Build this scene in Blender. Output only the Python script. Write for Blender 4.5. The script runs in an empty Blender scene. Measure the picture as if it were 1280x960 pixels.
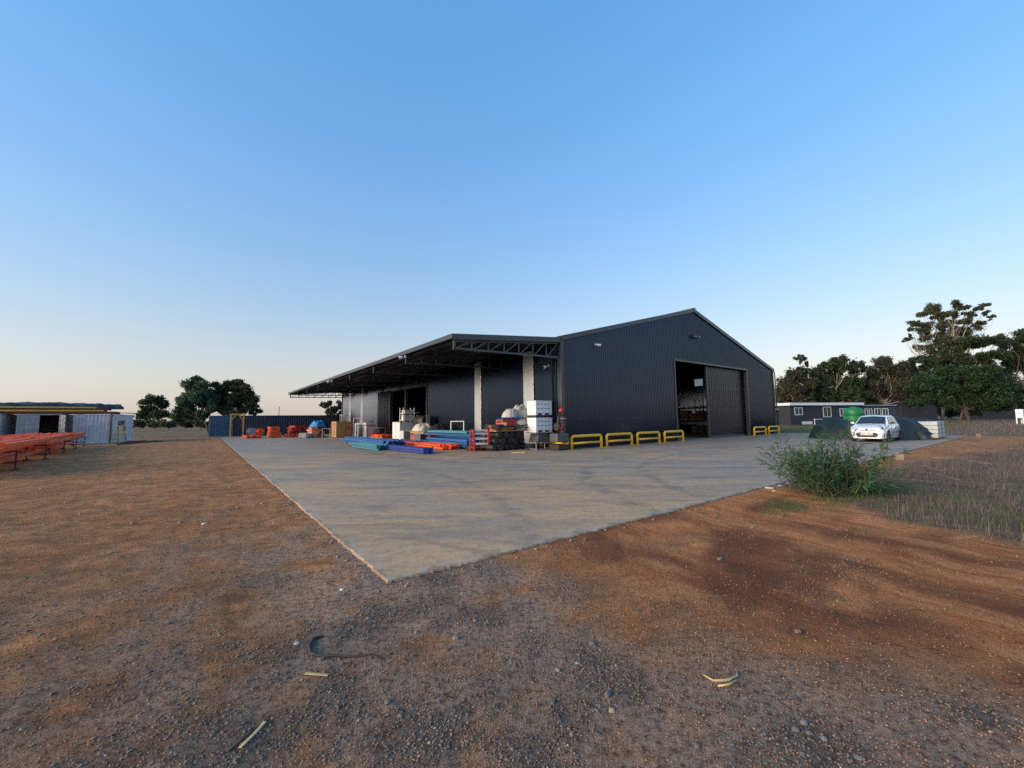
import bpy, math, random
import numpy as np
from mathutils import Matrix, Vector, Euler
sc = bpy.context.scene
R = math.radians
H = 1.6
# ------------------------------------------------------------------ camera
cam = bpy.data.cameras.new('camera'); camo = bpy.data.objects.new('camera', cam)
sc.collection.objects.link(camo); sc.camera = camo
F, PITCH, ROLL, AZ = 510.97, .0867, -.0124, .9257
cam.sensor_width = 36; cam.lens = 36 * F / 1280; cam.clip_start = .05; cam.clip_end = 9000
camo.matrix_world = Matrix.Translation((0, 0, H)) @ Matrix.Rotation(math.pi / 2 + PITCH, 4, 'X') @ Matrix.Rotation(ROLL, 4, 'Z')
# ------------------------------------------------------------------ sky and sun
SUN_EL, SUN_ROT = 12.0, -118.0
w = bpy.data.worlds.new('World'); sc.world = w; w.use_nodes = True
nt = w.node_tree; bg = nt.nodes['Background']
s = nt.nodes.new('ShaderNodeTexSky'); s.sky_type = 'NISHITA'; s.sun_disc = False
s.sun_elevation = R(SUN_EL); s.sun_rotation = R(SUN_ROT)
s.air_density = 3.0; s.dust_density = 0; s.ozone_density = 8.0; s.altitude = 0
# the camera's colour response to the sky (power curve and colour matrix), the same in every direction
spl = nt.nodes.new('ShaderNodeSeparateColor'); cmb = nt.nodes.new('ShaderNodeCombineColor'); cx = nt.nodes.new('ShaderNodeCombineXYZ'); nt.links.new(s.outputs[0], spl.inputs[0])
for ch in range(3):
    pw = nt.nodes.new('ShaderNodeMath'); pw.operation = 'POWER'; pw.inputs[1].default_value = .6; nt.links.new(spl.outputs[ch], pw.inputs[0]); nt.links.new(pw.outputs[0], cx.inputs[ch])
for ch, row in enumerate(((.3424, .2708, -.2575), (.1835, .3817, -.0994), (.2815, -.0705, .4843))):
    dp = nt.nodes.new('ShaderNodeVectorMath'); dp.operation = 'DOT_PRODUCT'; dp.inputs[1].default_value = [q / .432 for q in row]; mxx = nt.nodes.new('ShaderNodeMath'); mxx.operation = 'MAXIMUM'; mxx.inputs[1].default_value = .01
    nt.links.new(cx.outputs[0], dp.inputs[0]); nt.links.new(dp.outputs['Value'], mxx.inputs[0]); nt.links.new(mxx.outputs[0], cmb.inputs[ch])
nt.links.new(cmb.outputs[0], bg.inputs[0])
bg.inputs[1].default_value = .15
sun = bpy.data.lights.new('sun', 'SUN'); suno = bpy.data.objects.new('sun', sun); sc.collection.objects.link(suno)
sun.energy = 1.8; sun.angle = R(45); sun.color = (1, .78, .55)
_a = R(SUN_ROT); _e = R(SUN_EL)
suno.rotation_euler = Vector((math.sin(_a) * math.cos(_e), math.cos(_a) * math.cos(_e), math.sin(_e))).to_track_quat('Z', 'Y').to_euler()
sc.view_settings.view_transform = 'Standard'; sc.view_settings.look = 'None'
sc.view_settings.gamma = 1; sc.view_settings.use_curve_mapping = False
sc.view_settings.exposure = 1.70
sc.cycles.use_denoising = False
sc.cycles.max_bounces = 8; sc.cycles.sample_clamp_indirect = 4

# ------------------------------------------------------------------ geometry of the place
U = Vector((math.sin(AZ), math.cos(AZ), 0)); V = Vector((-math.cos(AZ), math.sin(AZ), 0))
A = Vector((2.6583, 21.8922, 0)); RZ = math.pi / 2 - AZ
def LW(x, y, z=0): return A + U * x + V * y + Vector((0, 0, z))
def ray(px, py):
    a, b = px - 640, py - 480; c, s_ = math.cos(-ROLL), math.sin(-ROLL)
    X, Y = (c * a - s_ * b) / F, (s_ * a + c * b) / F
    cp, sp = math.cos(PITCH), math.sin(PITCH)
    return Vector((X, cp + Y * sp, sp - Y * cp))
def gp(px, py, z=0):
    r = ray(px, py); t = (z - H) / r.z; return Vector((r.x * t, r.y * t, z))
def at(px, py, D):
    r = ray(px, py); return Vector((0, 0, H)) + r * (D / r.y)
def base(px, D, z=-.03):
    r = ray(px, 520); return Vector((r.x * D / r.y, D, z))

# ------------------------------------------------------------------ helpers
col = sc.collection
class MB:
    def __init__(s): s.v = []; s.f = []; s.sm = []
    def add(s, vs, fs, smooth=False):
        o = len(s.v); s.v += [tuple(q) for q in vs]; s.f += [tuple(i + o for i in q) for q in fs]; s.sm += [smooth] * len(fs); return s
    def box(s, x0, x1, y0, y1, z0, z1, M=None):
        vs = [Vector((x, y, z)) for z in (z0, z1) for y in (y0, y1) for x in (x0, x1)]
        if M: vs = [M @ q for q in vs]
        return s.add(vs, [(0, 2, 3, 1), (4, 5, 7, 6), (0, 1, 5, 4), (2, 6, 7, 3), (0, 4, 6, 2), (1, 3, 7, 5)])
    def bar(s, p, q, w=.05, h=None, up=(0, 0, 1)):
        p, q = Vector(p), Vector(q); h = h or w; d = (q - p).normalized(); up = Vector(up)
        if abs(d.dot(up)) > .99: up = Vector((0, 1, 0))
        a = d.cross(up).normalized(); b = a.cross(d)
        vs = [e + a * (sx * w / 2) + b * (sz * h / 2) for e in (p, q) for sx, sz in ((-1, -1), (1, -1), (1, 1), (-1, 1))]
        return s.add(vs, [(0, 1, 2, 3), (7, 6, 5, 4), (0, 4, 5, 1), (1, 5, 6, 2), (2, 6, 7, 3), (3, 7, 4, 0)])
    def tube(s, pts, rad, n=8, caps=True):
        pts = [Vector(p) for p in pts]; k = len(pts)
        if not hasattr(rad, '__len__'): rad = [rad] * k
        vs = []; prev = None
        for i, p in enumerate(pts):
            d = (pts[min(i + 1, k - 1)] - pts[max(i - 1, 0)])
            d = d.normalized() if d.length > 1e-9 else Vector((0, 0, 1))
            if prev is None:
                a = d.cross(Vector((0, 0, 1)))
                if a.length < .05: a = d.cross(Vector((1, 0, 0)))
            else: a = prev - d * prev.dot(d)
            a.normalize(); prev = a; b = d.cross(a)
            vs += [p + (a * math.cos(t) + b * math.sin(t)) * rad[i] for t in [2 * math.pi * j / n for j in range(n)]]
        fs = [(i * n + j, i * n + (j + 1) % n, (i + 1) * n + (j + 1) % n, (i + 1) * n + j) for i in range(k - 1) for j in range(n)]
        s.add(vs, fs, True)
        if caps: s.f += [tuple(len(s.v) - len(vs) + j for j in range(n))[::-1], tuple(len(s.v) - n + j for j in range(n))]; s.sm += [False, False]
        return s
    def grid(s, P, smooth=True, closed=False):
        m, n = len(P), len(P[0]); vs = [q for r in P for q in r]
        fs = [(i * n + j, i * n + (j + 1) % n, (i + 1) * n + (j + 1) % n, (i + 1) * n + j) for i in range(m - 1) for j in range(n if closed else n - 1)]
        return s.add(vs, fs, smooth)
    def poly(s, pts): return s.add(pts, [tuple(range(len(pts)))])
    def lathe(s, prof, n=20, c=(0, 0, 0)):
        return s.grid([[(c[0] + r * math.cos(2 * math.pi * j / n), c[1] + r * math.sin(2 * math.pi * j / n), c[2] + z) for j in range(n)] for r, z in prof], True, True)
    def mesh(s, name):
        me = bpy.data.meshes.new(name); me.from_pydata(s.v, [], s.f); me.polygons.foreach_set('use_smooth', s.sm); me.update(); return me
    def build(s, name, mat, parent=None, loc=None, rz=0, bevel=0):
        me = s.mesh(name); me.materials.append(mat); return link(name, me, parent, loc, rz, bevel)
def link(name, me, parent=None, loc=None, rz=0, bevel=0):
    o = bpy.data.objects.new(name, me); col.objects.link(o); o.parent = parent
    if loc is not None: o.location = loc
    if rz: o.rotation_euler = (0, 0, rz)
    if bevel:
        b = o.modifiers.new('bevel', 'BEVEL'); b.width = bevel; b.segments = 2; b.limit_method = 'ANGLE'
    return o
def tag(o, label, cat, group=None):
    o['label'] = label; o['category'] = cat; o['kind'] = 'thing'
    if group: o['group'] = group
    return o
def thing(name, label, cat, loc=(0, 0, 0), rz=0, group=None):
    o = bpy.data.objects.new(name, None); col.objects.link(o); o.empty_display_size = .2
    o.location = loc; o.rotation_euler = (0, 0, rz); return tag(o, label, cat, group)
def struct(o, kind='structure'): o['kind'] = kind; return o
def copy_tree(o, parent=None):
    c = o.copy(); col.objects.link(c); c.parent = parent
    for ch in list(o.children): copy_tree(ch, c)
    return c
def np_mesh(name, verts, faces, mat):
    me = bpy.data.meshes.new(name); n, k = faces.shape
    me.vertices.add(len(verts)); me.vertices.foreach_set('co', np.ascontiguousarray(verts, dtype=np.float32).ravel())
    me.loops.add(n * k); me.loops.foreach_set('vertex_index', np.ascontiguousarray(faces, dtype=np.int32).ravel())
    me.polygons.add(n); me.polygons.foreach_set('loop_start', np.arange(0, n * k, k, dtype=np.int32))
    me.update(calc_edges=True); me.materials.append(mat); return me

# ------------------------------------------------------------------ materials
def nodes(name):
    m = bpy.data.materials.new(name); m.use_nodes = True; t = m.node_tree
    return m, t, t.nodes['Principled BSDF'], (lambda k: t.nodes.new('ShaderNode' + k)), t.links.new
def noise(N, L, src, scale, detail=6, rough=.6, dist=0):
    n = N('TexNoise'); n.inputs['Scale'].default_value = scale; n.inputs['Detail'].default_value = detail
    n.inputs['Roughness'].default_value = rough; n.inputs['Distortion'].default_value = dist; L(src, n.inputs['Vector']); return n.outputs[0]
def ramp(N, L, src, stops):
    r = N('ValToRGB'); e = r.color_ramp.elements
    while len(e) < len(stops): e.new(.5)
    for q, (p, c) in zip(e, stops): q.position = p; q.color = (c if hasattr(c, '__len__') else (c, c, c)) + ((1,) if not hasattr(c, '__len__') or len(c) == 3 else ())
    L(src, r.inputs[0]); return r.outputs[0]
def mix(N, L, fac, a, b, mode='MIX'):
    m = N('Mix'); m.data_type = 'RGBA'; m.blend_type = mode
    for i, q in ((0, fac), (6, a), (7, b)):
        if hasattr(q, 'is_linked') or hasattr(q, 'links'): L(q, m.inputs[i])
        elif i == 0: m.inputs[0].default_value = q
        else: m.inputs[i].default_value = tuple(q) + (1,)
    return m.outputs[2]
def math_(N, L, op, a, b=None):
    m = N('Math'); m.operation = op
    for i, q in ((0, a), (1, b)):
        if q is None: continue
        if hasattr(q, 'links'): L(q, m.inputs[i])
        else: m.inputs[i].default_value = q
    return m.outputs[0]
def paint(name, c, rough=.5, metal=0, var=.18, scale=3, dust=0, dustc=(.28, .17, .1), bump=0, bscale=60, spec=.5, coat=0, rnd=.12, ior=1.5, stint=None, rvar=.1):
    m, t, b, N, L = nodes(name); g = N('TexCoord').outputs['Object']
    c1 = tuple(q * (1 - var) for q in c); c2 = tuple(min(1, q * (1 + var)) for q in c)
    out = mix(N, L, ramp(N, L, noise(N, L, g, scale), [(.3, 0.), (.7, 1.)]), c1, c2)
    if dust: out = mix(N, L, math_(N, L, 'MULTIPLY', ramp(N, L, noise(N, L, g, scale * .7 + 1, 8, .7), [(.4, 0.), (.75, 1.)]), dust), out, dustc)
    if rnd:
        oi = N('ObjectInfo'); mr = N('MapRange'); mr.inputs[3].default_value = 1 - rnd; mr.inputs[4].default_value = 1 + rnd
        L(oi.outputs['Random'], mr.inputs[0]); h = N('HueSaturation'); L(mr.outputs[0], h.inputs['Value']); L(out, h.inputs['Color']); out = h.outputs[0]
    L(out, b.inputs['Base Color']); b.inputs['Metallic'].default_value = metal
    b.inputs['Specular IOR Level'].default_value = spec; b.inputs['Coat Weight'].default_value = coat; b.inputs['IOR'].default_value = ior
    if stint: b.inputs['Specular Tint'].default_value = stint + (1,)
    L(ramp(N, L, noise(N, L, g, scale * 2.3), [(.3, max(.02, rough - rvar)), (.7, min(1, rough + rvar))]), b.inputs['Roughness'])
    if bump:
        bp = N('Bump'); bp.inputs['Strength'].default_value = bump; bp.inputs['Distance'].default_value = .02
        L(noise(N, L, g, bscale), bp.inputs['Height']); L(bp.outputs[0], b.inputs['Normal'])
    return m
def leafmat(name, c, c2, trans=.25):
    m, t, b, N, L = nodes(name); ge = N('NewGeometry'); g = N('TexCoord').outputs['Object']
    n = noise(N, L, g, .9, 3); f = math_(N, L, 'ADD', math_(N, L, 'MULTIPLY', n, .6), math_(N, L, 'MULTIPLY', ge.outputs['Random Per Island'], .4))
    L(mix(N, L, ramp(N, L, f, [(.3, 0.), (.72, 1.)]), c, c2), b.inputs['Base Color'])
    b.inputs['Roughness'].default_value = .55; b.inputs['Specular IOR Level'].default_value = .3
    tr = N('BsdfTranslucent'); tr.inputs[0].default_value = tuple(q * 1.3 for q in c2) + (1,)
    ms = N('MixShader'); ms.inputs[0].default_value = trans; L(b.outputs[0], ms.inputs[1]); L(tr.outputs[0], ms.inputs[2])
    L(ms.outputs[0], t.nodes['Material Output'].inputs[0]); return m
def pane_mat(name, c=(.02, .03, .04), rough=.06): return paint(name, c, rough, 0, .1, 2, rnd=0, spec=.8)

M = {}
M['clad'] = paint('charcoal_cladding', (.005, .008, .016), .16, 0, .10, .8, dust=.05, dustc=(.02, .018, .016), spec=.5, rnd=.08, ior=1.56, stint=(.52, .66, 1.0), rvar=.02)
M['smooth'] = paint('pale_sheen_flashing', (.62, .63, .65), .24, .5, .02, 2, spec=.5, rnd=.05, rvar=.02)  # pale metallic base, lifted to carry the bright sky reflection on the strips
M['trim'] = paint('charcoal_trim', (.03, .034, .042), .34, 0, .1, 2, spec=.6, rnd=.06)
M['steel'] = paint('dark_steel', (.035, .04, .05), .42, 0, .15, 3, rnd=.08)
M['roofs'] = paint('charcoal_roofing', (.03, .033, .04), .45, 0, .15, 1, rnd=.06)
M['door'] = paint('door_cladding', (.006, .007, .012), .3, 0, .12, 1.5, dust=.05, dustc=(.03, .025, .02), rnd=.05, spec=.22, stint=(.5, .62, 1.0))
M['yellow'] = paint('safety_yellow', (.86, .50, .03), .42, 0, .12, 5, dust=.18, dustc=(.22, .15, .07), rnd=.06)
M['gantry'] = paint('amber_paint', (.62, .33, .04), .5, 0, .14, 4, dust=.2)
M['white'] = paint('white_plastic', (.72, .74, .77), .4, 0, .07, 3, dust=.12, dustc=(.4, .36, .3), rnd=.05)
M['offwhite'] = paint('weathered_white', (.6, .6, .6), .55, 0, .12, 4, dust=.25, dustc=(.35, .3, .25))
M['grey'] = paint('grey_steel', (.30, .32, .35), .45, .2, .15, 4, dust=.2)
M['dkgrey'] = paint('slate_plastic', (.065, .075, .09), .5, 0, .18, 4, dust=.15)
M['black'] = paint('black_plastic', (.014, .014, .016), .55, 0, .3, 5, dust=.2, dustc=(.06, .05, .04))
M['rubber'] = paint('rubber', (.018, .018, .019), .8, 0, .2, 5)
M['orange'] = paint('orange_rack_paint', (.80, .10, .016), .45, 0, .18, 3, dust=.22, rnd=.2)
M['redor'] = paint('red_orange_paint', (.40, .03, .014), .5, 0, .2, 3, dust=.22, rnd=.25)
M['pink'] = paint('faded_salmon_paint', (.58, .22, .14), .6, 0, .15, 3, dust=.2, rnd=.15)
M['blue'] = paint('blue_rack_paint', (.012, .11, .34), .45, 0, .2, 3, dust=.15, rnd=.3)
M['cyan'] = paint('turquoise_rack_paint', (.04, .24, .33), .45, 0, .2, 3, dust=.15, rnd=.2)
M['royal'] = paint('royal_blue_paint', (.012, .045, .24), .45, 0, .15, 3, dust=.1, rnd=.15)
M['osb'] = paint('plywood', (.42, .22, .08), .7, 0, .2, 9, dust=.15, bump=.2, bscale=40)
M['wood'] = paint('raw_timber', (.48, .30, .14), .75, 0, .2, 6, bump=.2, bscale=50)
M['brown'] = paint('rusty_steel', (.075, .035, .022), .7, 0, .3, 6)
M['maroon'] = paint('maroon_paint', (.12, .022, .018), .6, 0, .25, 3, rnd=.2)
M['oldyel'] = paint('dull_yellow_paint', (.55, .37, .04), .6, 0, .2, 3, dust=.2, rnd=.2)
M['tarp'] = paint('black_tarpaulin', (.016, .019, .022), .5, 0, .25, 3, dust=.2, dustc=(.06, .055, .05), bump=.3, bscale=9)
M['shade'] = paint('green_black_shade_cloth', (.010, .020, .022), .62, 0, .25, 2, bump=.4, bscale=12)
M['bluetarp'] = paint('blue_tarpaulin', (.05, .24, .48), .45, 0, .2, 4)
M['bag'] = paint('white_woven_bag', (.52, .50, .47), .7, 0, .15, 5, dust=.25, dustc=(.25, .2, .15), bump=.3, bscale=20)
M['conblue'] = paint('navy_container_paint', (.017, .032, .062), .5, 0, .2, 1.2, dust=.18, dustc=(.05, .045, .05), rnd=.08)
M['conmid'] = paint('mid_blue_container_paint', (.05, .12, .21), .5, 0, .2, 1.2, dust=.15, dustc=(.05, .05, .06), rnd=.05)
M['conwhite'] = paint('pale_blue_container_paint', (.68, .69, .71), .55, 0, .12, 1.4, dust=.4, dustc=(.26, .2, .16), rnd=.06)
M['congrey'] = paint('grey_container_paint', (.34, .36, .39), .55, 0, .2, 1.6, dust=.5, dustc=(.10, .075, .06), rnd=.06)
M['rust'] = paint('rust', (.20, .10, .06), .8, 0, .3, 5)
M['dark'] = paint('dark_interior', (.012, .013, .015), .8, 0, .2, 3)
M['bark'] = paint('bark', (.13, .09, .065), .9, 0, .3, 4, bump=.5, bscale=12)
M['palebark'] = paint('pale_bark', (.30, .25, .20), .85, 0, .3, 3, bump=.4, bscale=12)
M['carpaint'] = paint('white_car_paint', (.78, .80, .82), .22, 0, .02, 1, rnd=0, coat=1)
M['glass'] = pane_mat('tinted_glass', (.02, .028, .035), .05)
M['dullpane'] = paint('dim_pane', (.03, .035, .045), .35, 0, .1, 2, rnd=0, spec=.4)
M['chrome'] = paint('chrome', (.6, .6, .62), .15, 1, .05, 3)
M['lens'] = paint('headlamp_lens', (.45, .47, .5), .08, .2, .15, 20, rnd=0, coat=1)
M['plate'] = paint('number_plate', (.75, .75, .72), .4, 0, .05, 10, rnd=0)
M['housewall'] = paint('dark_house_wall', (.03, .03, .04), .7, 0, .12, .6, rnd=0)
M['houseblue'] = paint('slate_house_wall', (.035, .05, .085), .7, 0, .12, .6, rnd=0)
M['frame'] = paint('white_frame_paint', (.72, .73, .75), .5, 0, .06, 3)
M['green'] = paint('green_tank_plastic', (.012, .19, .055), .45, 0, .1, 1, rnd=0)
M['concrete_block'] = paint('concrete_block', (.24, .19, .14), .85, 0, .15, 8, bump=.3, bscale=40)
M['box'] = paint('cardboard', (.09, .055, .03), .8, 0, .2, 3, rnd=.25)
M['stickl'] = paint('pale_split_wood', (.56, .42, .20), .8, 0, .2, 20, bump=.3, bscale=90)
M['stickd'] = paint('dark_root', (.05, .04, .035), .85, 0, .3, 25, bump=.5, bscale=80)
M['stone'] = paint('grey_stone', (.15, .135, .12), .8, 0, .3, 30, dust=.3, bump=.3, bscale=90, rnd=.4)
M['stonew2'] = paint('pale_stone', (.4, .39, .37), .8, 0, .2, 40, bump=.4, bscale=90)
M['panel'] = paint('pale_panel_skin', (.42, .47, .47), .5, 0, .1, 2, dust=.3, dustc=(.3, .25, .18), rnd=.08)
M['stonew'] = paint('white_stone', (.70, .68, .64), .7, 0, .1, 30, bump=.2, bscale=90)
M['leafbrown'] = paint('rust_leaf', (.16, .07, .035), .8, 0, .3, 30)
M['window_w'] = paint('translucent_pane', (.8, .85, .9), .3, rnd=0, var=.02)
def _pane():
    m, t, b, N, L = nodes('clear_pane'); g = N('BsdfGlossy'); g.inputs[1].default_value = .05; tr = N('BsdfTransparent'); ms = N('MixShader'); ms.inputs[0].default_value = .1
    tr.inputs[0].default_value = (.45, .5, .55, 1)
    L(tr.outputs[0], ms.inputs[1]); L(g.outputs[0], ms.inputs[2]); L(ms.outputs[0], t.nodes['Material Output'].inputs[0]); return m
M['pane'] = _pane()

# ------------------------------------------------------------------ numpy value noise
_rs = np.random.RandomState(7); _lat = _rs.rand(256, 256).astype(np.float32)
def vnoise(x, y):
    xi = np.floor(x).astype(int); yi = np.floor(y).astype(int); fx = x - xi; fy = y - yi
    fx = fx * fx * (3 - 2 * fx); fy = fy * fy * (3 - 2 * fy)
    a = _lat[xi & 255, yi & 255]; b = _lat[(xi + 1) & 255, yi & 255]; c = _lat[xi & 255, (yi + 1) & 255]; d = _lat[(xi + 1) & 255, (yi + 1) & 255]
    return (a * (1 - fx) + b * fx) * (1 - fy) + (c * (1 - fx) + d * fx) * fy
def fbm(x, y, sc_, oct=4, g=.5):
    r = 0; a = 1; tot = 0
    for k in range(oct): r = r + a * vnoise(x * sc_ + 17.3 * k, y * sc_ + 9.1 * k); tot += a; a *= g; sc_ *= 2.03
    return r / tot
def sstep(a, b, x): t = np.clip((x - a) / (b - a), 0, 1); return t * t * (3 - 2 * t)
SX0, SX1, SY0, SY1 = -13.76, 29.0, -11.76, 40.4          # slab in the building frame
def to_loc(x, y): return (x - A.x) * U.x + (y - A.y) * U.y, (x - A.x) * V.x + (y - A.y) * V.y
def slab_d(x, y):
    lx, ly = to_loc(x, y); return np.maximum(np.maximum(SX0 - lx, lx - SX1), np.maximum(SY0 - ly, ly - SY1))
def ground_z(x, y):
    d = slab_d(x, y); r = np.hypot(x, y)
    z = -.022 - .03 * sstep(.05, .8, d) + (fbm(x, y, .35, 3) - .5) * .06 * sstep(0, 1.5, d) + (fbm(x, y, 1.7, 4) - .5) * .05 * sstep(0, .6, d) + (fbm(x, y, 7, 3) - .5) * .018 * sstep(-.1, .3, d)
    lx, ly = to_loc(x, y)
    # wheel ruts pressed into the red track on the right
    for off in (4.6, 6.5):
        q = (-lx * .14 - ly - 11.76 - off) ; z = z - .03 * np.exp(-(q / .28) ** 2) * sstep(.5, 2, d) * (lx > -11)
    return np.where(d < -.12, -.22, z)

# ------------------------------------------------------------------ ground
def ground_masks(x, y):
    n1 = fbm(x, y, .9, 4); n2 = fbm(x + 31, y + 7, 2.6, 4); r = np.hypot(x, y)
    line = 4.5 - .80 * x - y + (n1 - .5) * 2.4
    gravel = sstep(-.3, .9, line) * sstep(.30, .62, n2 + .16 * sstep(3.8, 1.5, np.abs(x - .6)) ) * sstep(-6, -1.0, x + (n1 - .5) * 3)
    red = sstep(.3, -.9, line) * sstep(-1.2, .8, x + (n1 - .5) * 1.4) * sstep(.32, .60, fbm(x * .8 + y * .55, y * 1.1 - x * .75, 1.1, 4) + .10) * sstep(30, 14, r)
    wet = sstep(.52, .74, fbm(x * .75 + y * .6, (y * .8 - x * .6) * 2.1, .55, 4)) * sstep(0, -1, line) * sstep(0, 1.5, x) * sstep(16, 8, r)
    field = sstep(46, 70, r + (n1 - .5) * 20)
    lx, ly = to_loc(x, y)
    lawn = sstep(29.3, 31, lx + (n1 - .5) * 1.2) * sstep(-9, -5, ly + (n1 - .5) * 3) * sstep(110, 80, lx)
    dry = sstep(.2, .9, (x - 5.6) + (n1 - .5) * 1.0) * sstep(0, .8, 9.6 + (x - 5) * .55 - y + (n1 - .5) * 2) * sstep(3.0, 5.2, y + .12 * x + (n1 - .5) * 1.0)
    dry = np.maximum(dry, sstep(30, 33, lx) * (1 - lawn))
    # dark wheel-pressed bands curving across the red track
    for k, (ax, ay, bx, by, wd) in enumerate(((1.3, 5.6, 3.6, 1.6, .22), (2.6, 6.2, 5.6, 1.8, .26), (3.9, 6.6, 7.5, 2.2, .25))):
        L_ = math.hypot(bx - ax, by - ay); dx, dy = (bx - ax) / L_, (by - ay) / L_; al = (x - ax) * dx + (y - ay) * dy; ac = (x - ax) * dy - (y - ay) * dx + .10 * (al - L_ / 2) ** 2 / L_ + (n1 - .5) * .7
        wet = np.maximum(wet, np.exp(-(ac / wd) ** 2) * sstep(-.6, .8, al) * sstep(.35, .6, n2 + .12) * .9 * sstep(.2, -.3, line))
    patch = sstep(.50, .68, fbm(x + 3, y + 5, 2.2, 4)) * sstep(-.2, .8, line) * (.12 + .88 * sstep(-4, -.5, x))
    patch = np.maximum(patch, .22 * sstep(.56, .72, fbm(x * .7 + 13, y * 1.3 + 2, .9, 4)) * sstep(1.0, -1.0, x) * sstep(11, 5, r))
    return gravel, red, wet, field, lawn, dry, patch
def make_ground():
    rad = [0.0, .4]; r = .4
    while r < 4000: r *= 1.026 if r < 60 else 1.09; rad.append(r)
    rad = np.array(rad[1:]); an = np.concatenate([np.linspace(R(-62), R(62), 560, endpoint=False), np.linspace(R(62), R(298), 70, endpoint=False)])
    RR, AA = np.meshgrid(rad, an, indexing='ij'); x = (RR * np.sin(AA)).ravel(); y = (RR * np.cos(AA)).ravel()
    z = ground_z(x, y); m, n = RR.shape
    i, j = np.meshgrid(np.arange(m - 1), np.arange(n), indexing='ij'); jn = (j + 1) % n
    f = np.stack([i * n + j, (i + 1) * n + j, (i + 1) * n + jn, i * n + jn], -1).reshape(-1, 4)[:, ::-1]
    verts = np.stack([x, y, z], 1)
    # close the small hole under the camera
    c = len(verts); verts = np.vstack([verts, [[0, 0, float(ground_z(np.zeros(1), np.zeros(1))[0])]]])
    g = np_mesh('ground', verts, f, M_dirt)
    for nm, q in zip(('gravel', 'red', 'wet', 'field', 'lawn', 'dry', 'patch'), ground_masks(verts[:, 0], verts[:, 1])):
        at_ = g.attributes.new(nm, 'FLOAT', 'POINT'); at_.data.foreach_set('value', q.astype(np.float32))
    g.polygons.foreach_set('use_smooth', np.ones(len(g.polygons), bool))
    return struct(link('ground', g))
def dirt_material():
    m, t, b, N, L = nodes('red_brown_dirt'); g = N('TexCoord').outputs['Object']
    att = lambda k: [setattr(q := N('Attribute'), 'attribute_name', k), q.outputs['Fac']][1]
    def stretched(rot, sx, sy):
        mp = N('Mapping'); mp.vector_type = 'TEXTURE'; mp.inputs['Rotation'].default_value = (0, 0, rot); mp.inputs['Scale'].default_value = (sx, sy, 1); L(g, mp.inputs[0]); return noise(N, L, mp.outputs[0], 2.2, 9, .72, .6)
    big = noise(N, L, g, .55, 8, .62); mid = noise(N, L, g, 3.1, 9, .65); fine = noise(N, L, g, 21, 9, .8); grit = noise(N, L, g, 85, 6, .9); strk = mix(N, L, att('red'), stretched(R(6), 2.2, .7), stretched(R(-61), 2.8, .6))
    c = mix(N, L, ramp(N, L, big, [(.38, 0.), (.62, 1.)]), (.50, .205, .075), (.68, .32, .13))
    c = mix(N, L, ramp(N, L, mid, [(.40, 0.), (.60, 1.)]), mix(N, L, .7, c, (.24, .105, .042)), c)
    c = mix(N, L, ramp(N, L, strk, [(.36, .75), (.50, 0.)]), c, (.19, .085, .036))
    red = mix(N, L, ramp(N, L, strk, [(.38, 0.), (.60, 1.)]), (.43, .130, .038), (.76, .315, .12))
    c = mix(N, L, math_(N, L, 'MULTIPLY', att('red'), .9), c, red)
    c = mix(N, L, math_(N, L, 'MULTIPLY', att('wet'), .9), c, (.17, .053, .02))
    gv = mix(N, L, ramp(N, L, fine, [(.40, 0.), (.60, 1.)]), (.19, .138, .102), (.56, .41, .305))
    c = mix(N, L, math_(N, L, 'MULTIPLY', att('gravel'), .85), c, gv)
    c = mix(N, L, math_(N, L, 'MULTIPLY', att('patch'), .7), c, mix(N, L, ramp(N, L, fine, [(.40, 0.), (.60, 1.)]), (.075, .058, .044), (.20, .155, .118)))
    c = mix(N, L, math_(N, L, 'MULTIPLY', att('field'), .85), c, mix(N, L, ramp(N, L, strk, [(.35, 0.), (.65, 1.)]), (.12, .085, .045), (.20, .145, .08)))
    c = mix(N, L, att('dry'), c, mix(N, L, ramp(N, L, mid, [(.35, 0.), (.65, 1.)]), (.13, .085, .05), (.26, .185, .115)))
    c = mix(N, L, att('lawn'), c, mix(N, L, ramp(N, L, mid, [(.35, 0.), (.65, 1.)]), (.06, .075, .018), (.14, .14, .04)))
    # dark crumbs, dark grains and pale grains
    c = mix(N, L, ramp(N, L, fine, [(.36, .85), (.47, 0.)]), c, (.085, .048, .026))
    c = mix(N, L, ramp(N, L, grit, [(.38, .85), (.48, 0.)]), c, (.06, .038, .024))
    c = mix(N, L, ramp(N, L, grit, [(.54, 0.), (.66, .8)]), c, (.66, .46, .30))
    L(c, b.inputs['Base Color']); b.inputs['Roughness'].default_value = .95; b.inputs['Specular IOR Level'].default_value = .12
    bp = N('Bump'); bp.inputs['Strength'].default_value = 1.0; bp.inputs['Distance'].default_value = .07
    hh = math_(N, L, 'ADD', math_(N, L, 'MULTIPLY', fine, .55), math_(N, L, 'ADD', math_(N, L, 'MULTIPLY', grit, .22), math_(N, L, 'ADD', math_(N, L, 'MULTIPLY', mid, .8), math_(N, L, 'MULTIPLY', strk, .8))))
    L(hh, bp.inputs['Height']); L(bp.outputs[0], b.inputs['Normal']); return m
M_dirt = dirt_material()
make_ground()

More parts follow.
